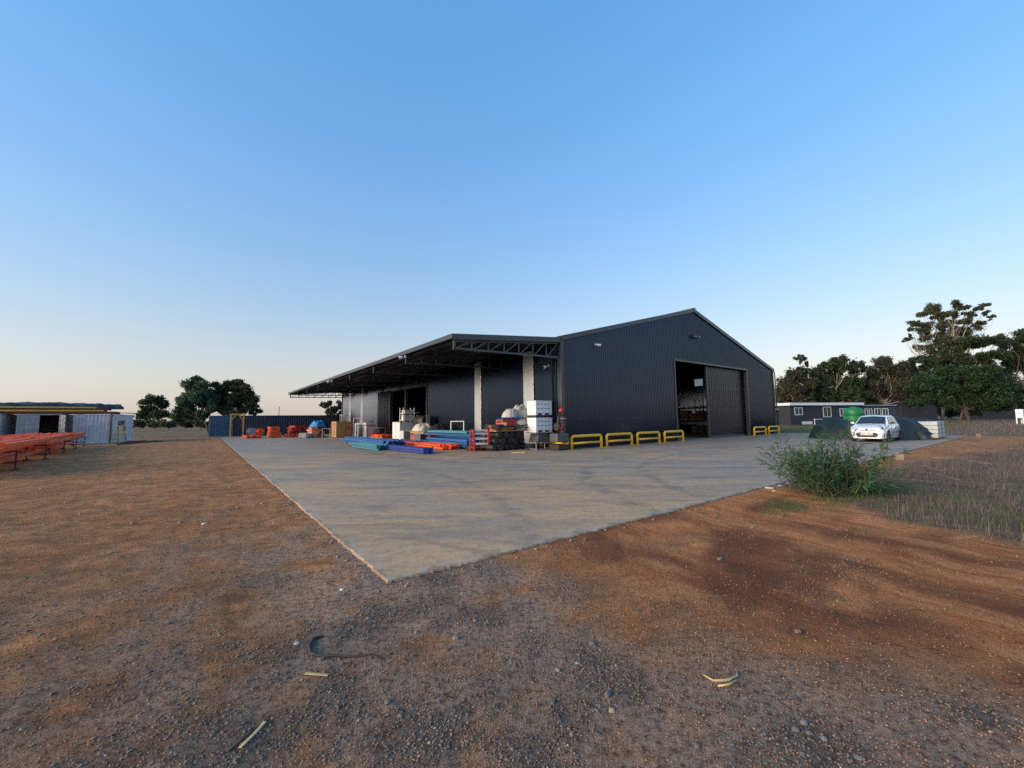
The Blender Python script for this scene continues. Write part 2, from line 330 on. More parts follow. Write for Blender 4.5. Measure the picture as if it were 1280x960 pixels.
def slab_material():
    m, t, b, N, L = nodes('dusty_concrete'); g = N('TexCoord').outputs['Object']
    sep = N('SeparateXYZ'); L(g, sep.inputs[0]); X, Y = sep.outputs[0], sep.outputs[1]
    def streak(rot, sx, sy, scale, det=5, dist=.6):
        mp = N('Mapping'); mp.vector_type = 'TEXTURE'; mp.inputs['Rotation'].default_value = (0, 0, rot); mp.inputs['Scale'].default_value = (1 / sx, 1 / sy, 1); L(g, mp.inputs[0]); return noise(N, L, mp.outputs[0], scale, det, .65, dist)
    big = noise(N, L, g, .16, 6, .6, .4); mid = noise(N, L, g, 1.1, 8, .65); fine = noise(N, L, g, 22, 6, .7)
    c = mix(N, L, ramp(N, L, mid, [(.3, 0.), (.7, 1.)]), (.33, .248, .172), (.42, .322, .228))
    # tan dust carried onto the slab, thicker towards the outer corner
    d = math_(N, L, 'ADD', math_(N, L, 'MULTIPLY', math_(N, L, 'ADD', X, Y), -.030), -.12)
    dm = math_(N, L, 'ADD', d, math_(N, L, 'MULTIPLY', math_(N, L, 'SUBTRACT', big, .5), 2.6))
    s1 = streak(R(-40), .22, 1.0, .9, 8, 1.0)
    dm = math_(N, L, 'ADD', dm, math_(N, L, 'MULTIPLY', math_(N, L, 'SUBTRACT', s1, .5), 2.6))
    c = mix(N, L, ramp(N, L, dm, [(-.25, 0.), (.55, .85)]), c, (.60, .365, .17))
    # tyre scuffs
    s2 = streak(R(-30), .20, 1.5, .9, 9, 1.2); c = mix(N, L, ramp(N, L, s2, [(.48, 0.), (.66, .42)]), c, (.135, .12, .105))
    s3 = streak(R(-58), .22, 1.5, 1.1, 9, 1.4); c = mix(N, L, ramp(N, L, s3, [(.51, 0.), (.66, .36)]), c, (.145, .125, .105))
    for cx, cy, rr, wd, k, cl in ((2, -16, 10.2, .16, .36, (.13, .115, .1)), (2, -16, 11.9, .16, .36, (.13, .115, .1)), (-1.5, -1, 5.5, .12, .6, (.40, .37, .33)), (-1.5, -1, 7.0, .12, .35, (.40, .37, .33)), (9, 4, 15.6, .2, .36, (.135, .12, .105)), (9, 4, 17.4, .2, .36, (.135, .12, .105)), (-24, -4, 14.4, .15, .3, (.14, .12, .105))):
        dx = math_(N, L, 'SUBTRACT', X, cx); dy = math_(N, L, 'SUBTRACT', Y, cy)
        q = math_(N, L, 'SQRT', math_(N, L, 'ADD', math_(N, L, 'MULTIPLY', dx, dx), math_(N, L, 'MULTIPLY', dy, dy)))
        e = math_(N, L, 'ABSOLUTE', math_(N, L, 'SUBTRACT', math_(N, L, 'ADD', q, math_(N, L, 'MULTIPLY', mid, .5)), rr + .25))
        fac = math_(N, L, 'MULTIPLY', ramp(N, L, e, [(wd * .4, 1.), (wd * 1.8, 0.)]), ramp(N, L, noise(N, L, g, 1.7, 5), [(.40, 0.), (.58, k * 1.5)])); c = mix(N, L, fac, c, cl)
    c = mix(N, L, ramp(N, L, fine, [(.36, .5), (.48, 0.)]), c, (.14, .11, .08)); c = mix(N, L, ramp(N, L, noise(N, L, g, 6, 9, .75), [(.40, .4), (.52, 0.)]), c, (.19, .15, .11))
    # blotchy oil and water stains
    st = noise(N, L, g, .7, 5, .55, .8); c = mix(N, L, ramp(N, L, st, [(.60, 0.), (.72, .35)]), c, (.13, .12, .11))
    # chipped pale outer edge
    ex = math_(N, L, 'SUBTRACT', X, SX0); ey = math_(N, L, 'SUBTRACT', Y, SY0); e = math_(N, L, 'ADD', math_(N, L, 'MINIMUM', ex, ey), math_(N, L, 'MULTIPLY', math_(N, L, 'SUBTRACT', mid, .5), .9))
    c = mix(N, L, ramp(N, L, e, [(.04, .4), (.22, 0.)]), c, (.42, .36, .28))
    e2 = math_(N, L, 'ADD', math_(N, L, 'MINIMUM', ex, ey), math_(N, L, 'MULTIPLY', math_(N, L, 'SUBTRACT', noise(N, L, g, 2.3, 8, .7), .5), 1.1)); c = mix(N, L, ramp(N, L, e2, [(-.12, .6), (.06, 0.)]), c, (.22, .13, .07))
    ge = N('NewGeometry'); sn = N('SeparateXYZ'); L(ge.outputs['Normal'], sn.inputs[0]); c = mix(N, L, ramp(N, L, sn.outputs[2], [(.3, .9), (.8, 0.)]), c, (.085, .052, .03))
    L(c, b.inputs['Base Color']); L(ramp(N, L, mid, [(.3, .62), (.7, .82)]), b.inputs['Roughness']); b.inputs['Specular IOR Level'].default_value = .35
    bp = N('Bump'); bp.inputs['Strength'].default_value = .25; bp.inputs['Distance'].default_value = .01; L(fine, bp.inputs['Height']); L(bp.outputs[0], b.inputs['Normal']); return m
def make_slab():
    # outline with chipped, slightly wandering edges on the two sides near the camera
    random.seed(4); pts = []
    n = 420
    for k in range(n):
        x = SX0 + (SX1 - SX0) * (k / n) ** 1.6; pts.append((x, SY0 + (0 if k == 0 else random.uniform(-.010, .014) + .008 * math.sin(x * 3.1))))
    pts += [(SX1, SY0 + .05 * q) for q in range(1)] + [(SX1, SY1)]
    m_ = 420; left = []
    for k in range(1, m_): y = SY0 + (SY1 - SY0) * (k / m_) ** 1.6; left.append((SX0 + random.uniform(-.010, .016) + .008 * math.sin(y * 2.7), y))
    pts += [(SX0, SY1)] + left[::-1]
    mb = MB(); k = len(pts)
    ins = [(x + (.02 if x < SX0 + .1 else 0), y + (.02 if y < SY0 + .1 else 0)) for x, y in pts]
    mb.add([(x, y, 0) for x, y in ins], [tuple(range(k))])
    mb.add([(x, y, 0) for x, y in ins] + [(x, y, -.018) for x, y in pts] + [(x, y, -.3) for x, y in pts], [(k + i, k + (i + 1) % k, (i + 1) % k, i) for i in range(k)] + [(2 * k + i, 2 * k + (i + 1) % k, k + (i + 1) % k, k + i) for i in range(k)])
    return struct(mb.build('concrete_slab', slab_material(), None, A, RZ))
make_slab()

# ------------------------------------------------------------------ loose stones and soil (uncountable)
_ico = None
def ico():
    t = (1 + 5 ** .5) / 2; v = np.array([(-1, t, 0), (1, t, 0), (-1, -t, 0), (1, -t, 0), (0, -1, t), (0, 1, t), (0, -1, -t), (0, 1, -t), (t, 0, -1), (t, 0, 1), (-t, 0, -1), (-t, 0, 1)], float); v /= np.linalg.norm(v[0])
    f = np.array([(0, 11, 5), (0, 5, 1), (0, 1, 7), (0, 7, 10), (0, 10, 11), (1, 5, 9), (5, 11, 4), (11, 10, 2), (10, 7, 6), (7, 1, 8), (3, 9, 4), (3, 4, 2), (3, 2, 6), (3, 6, 8), (3, 8, 9), (4, 9, 5), (2, 4, 11), (6, 2, 10), (8, 6, 7), (9, 8, 1)]); return v, f
def rocks(name, pos, size, mat, seed, flat=.6):
    rs = np.random.RandomState(seed); v, f = ico(); n = len(pos)
    P = np.repeat(v[None], n, 0) * (1 + rs.uniform(-.38, .38, (n, 12, 1))); P = P * np.stack([rs.uniform(.7, 1.4, n), rs.uniform(.7, 1.2, n), np.full(n, flat)], 1)[:, None]
    a = rs.uniform(0, 6.28, n); c, s_ = np.cos(a)[:, None], np.sin(a)[:, None]; X, Y = P[..., 0] * c - P[..., 1] * s_, P[..., 0] * s_ + P[..., 1] * c
    P = np.stack([X, Y, P[..., 2]], -1) * size[:, None, None] + pos[:, None]
    F_ = (f[None] + (np.arange(n) * 12)[:, None, None]).reshape(-1, 3); return np_mesh(name, P.reshape(-1, 3), F_, mat)
def gravmat(name, a, b_, c_):
    m, t, b, N, L = nodes(name); ge = N('NewGeometry'); g = N('TexCoord').outputs['Object']
    cc = ramp(N, L, ge.outputs['Random Per Island'], [(0., a), (.5, b_), (.95, b_), (1., c_)])
    cc = mix(N, L, ramp(N, L, noise(N, L, g, 60, 4), [(.45, 0.), (.7, .45)]), cc, (.28, .17, .11))
    L(cc, b.inputs['Base Color']); b.inputs['Roughness'].default_value = .85; return m
def scatter(n, seed, test, xr, yr):
    rs = np.random.RandomState(seed); x = rs.uniform(*xr, n * 6); y = yr[0] + (yr[1] - yr[0]) * rs.rand(n * 6) ** 1.5
    k = (rs.rand(n * 6) < test(x, y)) & (slab_d(x, y) > .03); x, y = x[k][:n], y[k][:n]; return x, y, rs
def cl(x, y): return sstep(.50, .70, fbm(x + 3, y + 5, 2.2, 4))
GM = gravmat('crushed_stone', (.05, .043, .036), (.16, .135, .11), (.42, .36, .29)); TM = gravmat('soil_crumbs', (.12, .06, .033), (.38, .20, .105), (.52, .34, .21))
def pscatter(n, seed, test, r0, r1):
    rs = np.random.RandomState(seed); r = r0 * (r1 / r0) ** rs.rand(n * 4); a = rs.uniform(R(-56), R(56), n * 4); x, y = r * np.sin(a), r * np.cos(a)
    k = (rs.rand(n * 4) < test(x, y)) & (slab_d(x, y) > .03) & (ground_masks(x, y)[5] < .5); return x[k][:n], y[k][:n], rs
def crumbs(name, x, y, size, mat, seed):
    rs = np.random.RandomState(seed); n = len(x); o = np.array([(1, 0, 0), (0, 1, 0), (-1, 0, 0), (0, -1, 0), (0, 0, 1), (0, 0, -.6)], float); f = np.array([(0, 1, 4), (1, 2, 4), (2, 3, 4), (3, 0, 4), (1, 0, 5), (2, 1, 5), (3, 2, 5), (0, 3, 5)])
    P = np.repeat(o[None], n, 0) * rs.uniform(.6, 1.4, (n, 6, 1)); a = rs.uniform(0, 6.28, n); c, s_ = np.cos(a)[:, None], np.sin(a)[:, None]; P = np.stack([P[..., 0] * c - P[..., 1] * s_, P[..., 0] * s_ + P[..., 1] * c, P[..., 2] * rs.uniform(.5, .9, (n, 1))], -1)
    P = P * size[:, None, None] + np.stack([x, y, ground_z(x, y) + size * .15], 1)[:, None]; return struct(link(name, np_mesh(name, P.reshape(-1, 3), (f[None] + (np.arange(n) * 6)[:, None, None]).reshape(-1, 3), mat)), 'stuff')
x, y, rs = pscatter(19000, 1, lambda x, y: ground_masks(x, y)[6] * .9 + .05 * ground_masks(x, y)[0], 1.4, 8)
s_ = (.0028 + .0085 * rs.rand(len(x)) ** 3) * np.sqrt(np.hypot(x, y) / 3); struct(link('crushed_stone', rocks('crushed_stone', np.stack([x, y, ground_z(x, y) + s_ * .25], 1), s_, GM, 2)), 'stuff')
x, y, rs = pscatter(65000, 3, lambda x, y: (.35 + .65 * sstep(.35, .6, fbm(x, y, 1.3, 3))) * (1 - .7 * ground_masks(x, y)[1]), 1.3, 12)
crumbs('soil_crumbs', x, y, (.0022 + .0055 * rs.rand(len(x)) ** 3) * np.sqrt(np.hypot(x, y) / 3), TM, 4)
x, y, rs = scatter(2600, 5, lambda x, y: np.exp(-((slab_d(x, y) - .10) / .09) ** 2), (-14, 12), (3.8, 22))
s_ = .006 + .022 * rs.rand(len(x)) ** 3; struct(link('slab_edge_rubble', rocks('slab_edge_rubble', np.stack([x, y, ground_z(x, y) + s_ * .3], 1), s_, gravmat('edge_rubble', (.12, .075, .05), (.30, .24, .19), (.55, .52, .48)), 6)), 'stuff')
x, y, rs = scatter(1500, 8, lambda x, y: .3 * (slab_d(x, y) > 0.1) * fbm(x, y, .5, 3), (-30, -2), (6, 34))
s_ = .01 + .03 * rs.rand(len(x)) ** 4; struct(link('dirt_yard_pebbles', rocks('dirt_yard_pebbles', np.stack([x, y, ground_z(x, y) + s_ * .2], 1), s_, gravmat('yard_pebbles', (.12, .075, .05), (.32, .22, .15), (.62, .56, .5)), 9)), 'stuff')

# ------------------------------------------------------------------ grass (uncountable)
def blades(name, x, y, z, h, wd, mat, seed, lean=.5):
    rs = np.random.RandomState(seed); n = len(x); a = rs.uniform(0, 6.28, n); l = h * lean * rs.uniform(.2, 1, n)
    dx, dy = np.cos(a) * l, np.sin(a) * l; px, py = -np.sin(a) * wd, np.cos(a) * wd
    B = np.stack([x, y, z], 1); v0 = B - np.stack([px, py, 0 * px], 1); v1 = B + np.stack([px, py, 0 * px], 1)
    mid = B + np.stack([dx * .35, dy * .35, h * .6], 1); m0 = mid - np.stack([px, py, 0 * px], 1) * .7; m1 = mid + np.stack([px, py, 0 * px], 1) * .7
    t = B + np.stack([dx, dy, h * .97], 1)
    P = np.stack([v0, v1, m1, m0, t], 1).reshape(-1, 3); o = np.arange(n)[:, None] * 5
    F_ = np.concatenate([o + [0, 1, 2], o + [0, 2, 3], o + [3, 2, 4]]); return struct(link(name, np_mesh(name, P, F_, mat)), 'stuff')
DRY = leafmat('dry_grass', (.09, .066, .052), (.23, .18, .145), .15); GRN = leafmat('green_grass', (.045, .075, .02), (.12, .17, .05), .25); LWN = leafmat('lawn_grass', (.07, .09, .03), (.20, .20, .085), .25)
def gs(n, seed, test, xr, yr):
    rs = np.random.RandomState(seed); x = rs.uniform(*xr, n * 8); y = rs.uniform(*yr, n * 8); k = (rs.rand(n * 8) < test(x, y)) & (slab_d(x, y) > .05); return x[k][:n], y[k][:n], rs
def drym(x, y): return ground_masks(x, y)[5]
x, y, rs = gs(46000, 11, lambda x, y: drym(x, y) * (.25 + .75 * sstep(.3, .6, fbm(x, y, 1.4, 3))) * (x < 24), (5, 20), (2.5, 19))
blades('dry_grass', x, y, ground_z(x, y), .04 + .30 * rs.rand(len(x)) ** 1.6 * sstep(.3, .65, fbm(x, y, 1.2, 3)), .002 + .002 * rs.rand(len(x)), DRY, 12, 1.1)
x, y, rs = gs(5000, 13, lambda x, y: drym(x, y) * sstep(9.5, 6.5, y - .25 * (x - 6)) * sstep(.42, .6, fbm(x, y, 1.1, 3)), (4.6, 14), (2.5, 12))
blades('green_grass', x, y, ground_z(x, y), .05 + .12 * rs.rand(len(x)), .003, GRN, 14, .7)
def verge(x, y): # thin green strip where the track meets the shrub
    lx, ly = to_loc(x, y); return np.exp(-((ly + 13.0 + .25 * (lx + 6)) / .35) ** 2) * (lx > -8) * (lx < -2) * sstep(.4, .6, fbm(x, y, 2, 3))
x, y, rs = gs(4000, 15, verge, (4, 9), (5.5, 11)); blades('verge_grass', x, y, ground_z(x, y), .03 + .09 * rs.rand(len(x)), .003, GRN, 16, .8)
x, y, rs = gs(16000, 17, lambda x, y: ground_masks(x, y)[4] * .9, (18, 75), (26, 84)); blades('lawn_grass', x, y, ground_z(x, y), .10 + .25 * rs.rand(len(x)), .012, LWN, 18, .5)
x, y, rs = gs(26000, 19, lambda x, y: ground_masks(x, y)[5] * (1 - ground_masks(x, y)[4]) * (np.hypot(x, y) > 22), (18, 130), (14, 110)); blades('field_grass', x, y, ground_z(x, y), .12 + .30 * rs.rand(len(x)), .018, DRY, 20, .5)

# ------------------------------------------------------------------ warehouse
W, LEN, HE, HR, CW, HC = 27.4, 43.6, 6.05, 9.66, 6.63, 5.40
SW = .685
wh = thing('warehouse', 'large charcoal steel warehouse with open sliding door and truss canopy on its side', 'warehouse', A, RZ)
def rib_profile(n=4, p=SW / 4, h=.036):
    q = [(0, 0)]
    for k in range(n): q += [(k * p + .028, 0), (k * p + .070, h), (k * p + .102, h), (k * p + .144, 0)]
    return q + [(n * p, 0)]
PROF = rib_profile()
def sheet_mb(z0, ztop, axis='x'):
    mb = MB(); P0, P1 = [], []
    for a, h in PROF:
        t = ztop(a) if callable(ztop) else ztop
        if axis == 'x': P0.append((a, -h, z0)); P1.append((a, -h, t))
        else: P0.append((-h, a, z0)); P1.append((-h, a, t))
    return mb.grid([P0, P1] if axis == 'x' else [P1, P0], False)
gab = lambda x: HE + (HR - HE) * (1 - abs(x - W / 2) / (W / 2))
fw = MB().box(.2, 10.9, .06, .12, .005, .10).build('front_wall', M['steel'], wh)       # base angle that carries the sheets
MB().box(21.98, W - .2, .06, .12, .005, .10).build('girt', M['steel'], fw); MB().box(.2, 10.9, .06, .12, 2.9, 3.0).build('girt', M['steel'], fw); MB().box(21.98, W - .2, .06, .12, 2.9, 3.0).build('girt', M['steel'], fw)
for k in range(40):
    x0 = k * SW
    if 16 <= k < 32: z0 = 5.60
    else: z0 = .03
    sheet_mb(z0, lambda a, x0=x0: gab(min(W, x0 + a)) - .02).build('cladding_sheet', M['clad'], fw, (x0, 0, 0))
sw_ = MB().box(.06, .12, .2, 16.3, .005, .10).build('side_wall', M['steel'], wh)
for y0, y1, z in ((24.8, LEN - .2, .005), (.2, 16.3, 3.2), (24.8, LEN - .2, 3.2)): MB().box(.06, .12, y0, y1, z, z + .1).build('girt', M['steel'], sw_)
full = sheet_mb(.03, HE - .05, 'y').mesh('cladding_sheet'); full.materials.append(M['clad'])
lint = sheet_mb(4.6, HE - .05, 'y').mesh('cladding_sheet'); lint.materials.append(M['clad'])
for k in range(63): link('cladding_sheet', lint if 24 <= k < 36 else full, sw_, (0, k * SW + .2, 0))
for y0, y1 in ((2.27, 3.2), (7.92, 8.74), (34.2, 35.0), (39.3, 40.1)):
    MB().box(-.075, -.045, y0, y1, .04, 5.6).build('cover_panel', M['smooth'], wh, bevel=.006)
MB().box(-.09, -.01, -.02, .22, .02, HE).box(-.09, .14, -.09, -.02, .02, HE - .05).build('corner_flashing', M['trim'], wh, bevel=.006)
MB().box(W - .14, W + .05, -.09, -.01, .02, HE - .02).build('corner_flashing', M['trim'], wh, bevel=.006)
MB().box(-.09, -.01, LEN - .1, LEN + .1, .02, HE).build('corner_flashing', M['trim'], wh, bevel=.006)
for zr in (.25, 1.6, 3.0, 4.4, 5.75):
    mb = MB()
    for k in range(160):
        x = k * SW / 4 + .014
        if zr < 5.6 and 10.8 < x < 22.1: continue
        mb.box(x - .012, x + .012, -.012, -.002, zr - .012, zr + .012)
    struct(mb.build('fastener_row', M['grey'], wh), 'stuff')
dp = MB().tube([(-.16, .55, .05), (-.16, .55, HE - .6), (-.4, .4, HE - .45)], .05, 8).build('downpipe', M['trim'], wh)
dp2 = MB().tube([(W + .12, -.16, .05), (W + .12, -.16, HE - .4), (W + .2, -.05, HE - .2)], .05, 8).build('downpipe', M['trim'], wh)
# back and right walls, with the high window in the right wall
MB().box(0, W, LEN, LEN + .05, 0, HE).poly([(0, LEN + .02, HE), (W, LEN + .02, HE), (W / 2, LEN + .02, HR)]).build('back_wall', M['clad'], wh)
WY0, WY1, WZ0, WZ1 = 6.75, 7.7, 4.98, 5.72
MB().box(W, W + .05, 0.1, WY0, 0, HE + .0).box(W, W + .05, WY1, LEN, 0, HE + .0).box(W, W + .05, WY0, WY1, 0, WZ0).box(W, W + .05, WY0, WY1, WZ1, HE + .0).build('right_wall', M['clad'], wh)
wn = MB().box(W - .02, W + .07, WY0, WY1, WZ0 - .06, WZ0).box(W - .02, W + .07, WY0, WY1, WZ1, WZ1 + .06).box(W - .02, W + .07, WY0 - .06, WY0, WZ0 - .06, WZ1 + .06).box(W - .02, W + .07, WY1, WY1 + .06, WZ0 - .06, WZ1 + .06).build('window', M['frame'], wh)
MB().box(W + .01, W + .02, WY0, WY1, WZ0, WZ1).build('pane', M['pane'], wn)
# roof
def roof_slope(x0, z0, x1, z1, ya, yb, th=.0):
    mb = MB(); a, b = [], []; y = ya
    while y < yb:
        for dy, h in ((0, 0), (.10, 0), (.13, .035), (.21, .035), (.24, 0)):
            a.append((x0, min(yb, y + dy), z0 + h)); b.append((x1, min(yb, y + dy), z1 + h))
        y += .343
    return mb.grid([a, b], False)
roof_slope(-.15, HE - .02, W / 2, HR + .02, -.16, LEN + .16).build('roof_slope', M['roofs'], wh)
roof_slope(W + .2, HE - .04, W / 2, HR + .02, -.16, LEN + .16).build('roof_slope', M['roofs'], wh)
for xa, za, xb, zb in ((-.05, HE - .10, W / 2, HR - .08), (W + .15, HE - .14, W / 2, HR - .08)):
    MB().bar((xa, -.10, za), (xb, -.10, zb), .10, .26).build('barge_board', M['trim'], wh, bevel=.01)
MB().bar((W / 2, -.2, HR + .05), (W / 2, LEN + .2, HR + .05), .4, .04).build('ridge_cap', M['trim'], wh)
MB().bar((W + .18, -.1, HE - .12), (W + .18, LEN, HE - .12), .16, .16).build('gutter', M['trim'], wh)
# canopy
cz = lambda x: HC + (HE - .08 - HC) * (x + CW) / CW
roof_slope(-CW - .02, HC - .03, -.02, HE - .11, -.06, LEN + .1).build('canopy_roof', M['roofs'], wh)
MB().box(-CW - .08, -CW, -.12, LEN + .14, HC - .20, HC + .02).build('canopy_gutter', M['trim'], wh, bevel=.015)
MB().bar((-CW, -.10, HC - .11), (-.10, -.10, cz(-.1) - .11), .06, .27).build('canopy_fascia', M['trim'], wh, bevel=.01)
MB().bar((-CW, LEN + .10, HC - .11), (-.10, LEN + .10, cz(-.1) - .11), .06, .27).build('canopy_fascia', M['trim'], wh, bevel=.01)
for x in (-6.2, -5.0, -3.8, -2.6, -1.4, -.3):
    MB().box(x - .035, x + .035, 0, LEN, cz(x) - .20, cz(x) - .06).build('purlin', M['steel'], wh)
ZB = 4.80
tr0 = None
def make_truss(y):
    t = MB().bar((-CW + .1, 0, HC - .27), (-.02, 0, cz(0) - .27), .09, .09).build('truss', M['trim'], wh, (0, y, 0))
    MB().bar((-CW + .1, 0, ZB), (-.02, 0, ZB + .10), .10, .09).build('bottom_chord', M['trim'], t)
    n = 7; xs = [-CW + .14 + k * (CW - .24) / n for k in range(n + 1)]
    zb = lambda x: ZB + .10 * (x + CW) / CW
    for k, x in enumerate(xs):
        MB().bar((x, 0, zb(x) - (.05 if k == 0 else 0)), (x, 0, cz(x) - .24), .10 if k == 0 else .06).build('web_post', M['trim'], t)
        if k < n: MB().bar((x + .1, 0, zb(x) + .04), (xs[k + 1] - .08, 0, cz(xs[k + 1]) - .30), .055).build('web_diagonal', M['trim'], t)
    return t
for k in range(9):
    if k == 0: tr0 = make_truss(.06)
    else: c = copy_tree(tr0, wh); c.location = (0, .06 + k * 5.41, 0)
# steel columns of the frame seen through the openings
for k in range(9):
    MB().box(.15, .40, -.12, .12, 0, HE - .3).build('column', M['steel'], wh, (0, .5 + k * 5.33, 0))
    MB().box(W - .40, W - .15, -.12, .12, 0, HE - .3).build('column', M['steel'], wh, (0, .5 + k * 5.33, 0))
    MB().bar((.2, .5 + k * 5.33, HE - .45), (W / 2, .5 + k * 5.33, HR - .4), .15, .3).bar((W - .2, .5 + k * 5.33, HE - .45), (W / 2, .5 + k * 5.33, HR - .4), .15, .3).build('rafter', M['steel'], wh)
# front sliding door in its opening
MB().box(10.86, 10.965, -.07, .2, .01, 5.66).build('door_jamb', M['trim'], wh, bevel=.008)
MB().box(21.915, 22.05, -.07, .2, .01, 5.66).build('door_jamb', M['trim'], wh, bevel=.008)
MB().box(10.86, 22.05, -.075, .2, 5.57, 5.69).build('door_header', M['trim'], wh, bevel=.008)
sd = MB().box(15.75, 21.75, .28, .33, .03, 5.52).build('sliding_door', M['door'], wh)
dw = 6.0 / 8
pr = [(0, 0), (.015, .02), (.17, .02), (.19, .008), (.37, .008), (.39, .02), (.56, .02), (.58, .008), (.735, .008), (.75, 0)]
dm = MB().grid([[(a, -h, .03) for a, h in pr], [(a, -h, 5.52) for a, h in pr]], False).mesh('door_sheet'); dm.materials.append(M['door'])
for k in range(8): link('door_sheet', dm, sd, (15.75 + k * dw, .275, 0))
MB().box(15.70, 15.79, .22, .36, .02, 5.54).build('door_stile', M['trim'], sd); MB().box(15.79, 21.75, .235, .272, .02, .16).build('door_rail', M['trim'], sd)
# side opening: slid-open leaf beyond it and the jambs
MB().box(-.09, .12, 16.50, 16.64, .02, 4.66).build('door_jamb', M['trim'], wh); MB().box(-.09, .12, 24.86, 24.98, .02, 4.66).build('door_jamb', M['trim'], wh)
MB().box(-.09, .12, 16.5, 24.98, 4.58, 4.70).build('door_header', M['trim'], wh)
s2 = MB().box(-.20, -.15, 24.9, 28.6, .05, 4.72).build('side_sliding_door', M['door'], wh)
for k in range(5): MB().box(-.215, -.203, 24.95 + k * .73, 25.62 + k * .73, .1, 4.66).build('door_sheet', M['door'], s2)
MB().box(-.24, -.15, 24.78, 24.92, .03, 4.74).build('door_stile', M['trim'], s2)

# lamps and cameras fixed on the warehouse
def camera_bullet(p, rz, label, s=1.0, mat='white'):
    t = thing('security_camera', label, 'camera', p, rz)
    MB().box(-.05 * s, .05 * s, .0, .05 * s, -.05 * s, .05 * s).build('mount', M[mat], t)
    MB().tube([(0, -.02 * s, 0), (0, -.12 * s, -.03 * s)], .02 * s, 6).build('arm', M[mat], t)
    MB().tube([(0, -.06 * s, -.02 * s), (.02 * s, -.30 * s, -.08 * s)], .06 * s, 10).build('housing', M[mat], t); MB().tube([(.02 * s, -.30 * s, -.08 * s), (.0205 * s, -.315 * s, -.083 * s)], .05 * s, 10).build('lens', M['glass'], t)
camera_bullet(LW(2.78, -.045, 5.9), RZ + .3, 'small white security camera high on the left part of the gable wall', 1.1)
camera_bullet(LW(-.06, .95, 4.55), RZ - 1.57, 'white security camera on the side wall under the near canopy truss', 1.3)
camera_bullet(LW(-CW + .05, 5.47, 5.12), RZ - 1.4, 'white security camera on the canopy edge at the second truss', 1.3)
camera_bullet(LW(-CW + .05, 21.7, 5.12), RZ - 1.4, 'white security camera on the canopy edge far along the roof', 1.4)
fl = thing('floodlight', 'dark twin floodlight fixed high on the gable wall above the door', 'floodlight', LW(13.7, -.04, 7.65), RZ)
MB().box(-.3, .3, -.06, 0, -.03, .03).build('bracket', M['steel'], fl)
for dx in (-.22, .26): MB().box(dx - .14, dx + .14, -.30, -.08, -.10, .06, Matrix.Rotation(.3, 4, 'X')).build('lamp_head', M['steel'], fl); MB().box(dx - .11, dx + .11, -.305, -.301, -.08, .04, Matrix.Rotation(.3, 4, 'X')).build('lens', M['lens'], fl)

# racking and boxes just inside the front door
rk = thing('pallet_rack', 'dark pallet racking with a pale top beam inside the warehouse door', 'rack', LW(25.2, 8.6), RZ)
for y in (-6.5, -3.2, 0, 3.3, 6.6):
    for x in (-.5, .5): MB().box(x - .05, x + .05, y - .04, y + .04, 0, 3.6).build('upright', M['brown'], rk)
for z, m_ in ((1.25, 'brown'), (2.62, 'grey')):
    for x in (-.5, .5): MB().box(x - .03, x + .03, -6.5, 6.6, z, z + .13).build('beam', M[m_], rk)
    MB().box(-.46, .46, -6.4, 6.5, z + .131, z + .16).build('shelf', M['wood'], rk)
random.seed(12)
for z in (.02, 1.42):
    y = -6.0
    while y < 6:
        b_ = random.uniform(.7, 1.2); h_ = random.uniform(.45, 1.0)
        if random.random() < .8: tag(MB().box(-.42, .42, 0, b_ - .12, 0, h_).build('carton', M['box'], None, LW(25.2, 8.6 + y, z), RZ, bevel=.01), 'brown carton on the racking in the dim warehouse interior', 'carton', 'cartons on the inside racking')
        y += b_

# ------------------------------------------------------------------ yellow barrier rails along the front
def rail(xa, xb, label, z=.76, y=-.55, side=False):
    t = thing('barrier_rail', label, 'barrier', LW(y, (xa + xb) / 2) if side else LW((xa + xb) / 2, y), RZ + (math.pi / 2 if side else 0), 'yellow barriers along the front wall'); h = (xb - xa) / 2; r = .075
    pts = [(-h, 0, 0.012)] + [(-h + .16 * (1 - math.cos(q)), 0, z - .075 - .16 + .16 * math.sin(q)) for q in [i * math.pi / 10 for i in range(6)]] + [(h - .16 * (1 - math.cos(q)), 0, z - .075 - .16 + .16 * math.sin(q)) for q in [i * math.pi / 10 for i in range(5, -1, -1)]] + [(h, 0, 0.012)]
    MB().tube(pts, r, 12).build('hoop', M['yellow'], t); MB().tube([(-h, 0, z * .42), (h, 0, z * .42)], r * .85, 10).build('mid_bar', M['yellow'], t)
    for x in (-h, h): MB().box(x - .13, x + .13, -.13, .13, 0.002, .014).build('base_plate', M['yellow'], t)
for (xa, xb), lab in zip(((-.50, 1.6), (.1, 2.42), (2.87, 5.13), (5.67, 7.94), (8.52, 10.68), (21.55, 23.78), (24.42, 26.56)), (
    'yellow tube barrier along the side wall half hidden by the white bins', 'yellow tube barrier nearest the warehouse corner on the front wall', 'second yellow tube barrier from the warehouse corner', 'third yellow tube barrier from the warehouse corner',
    'yellow tube barrier just left of the open doorway', 'small yellow tube barrier just right of the sliding door', 'yellow tube barrier at the far right corner of the warehouse')):
    rail(xa, xb, lab, y=-.14, side=True) if xa < 0 else rail(xa, xb, lab)

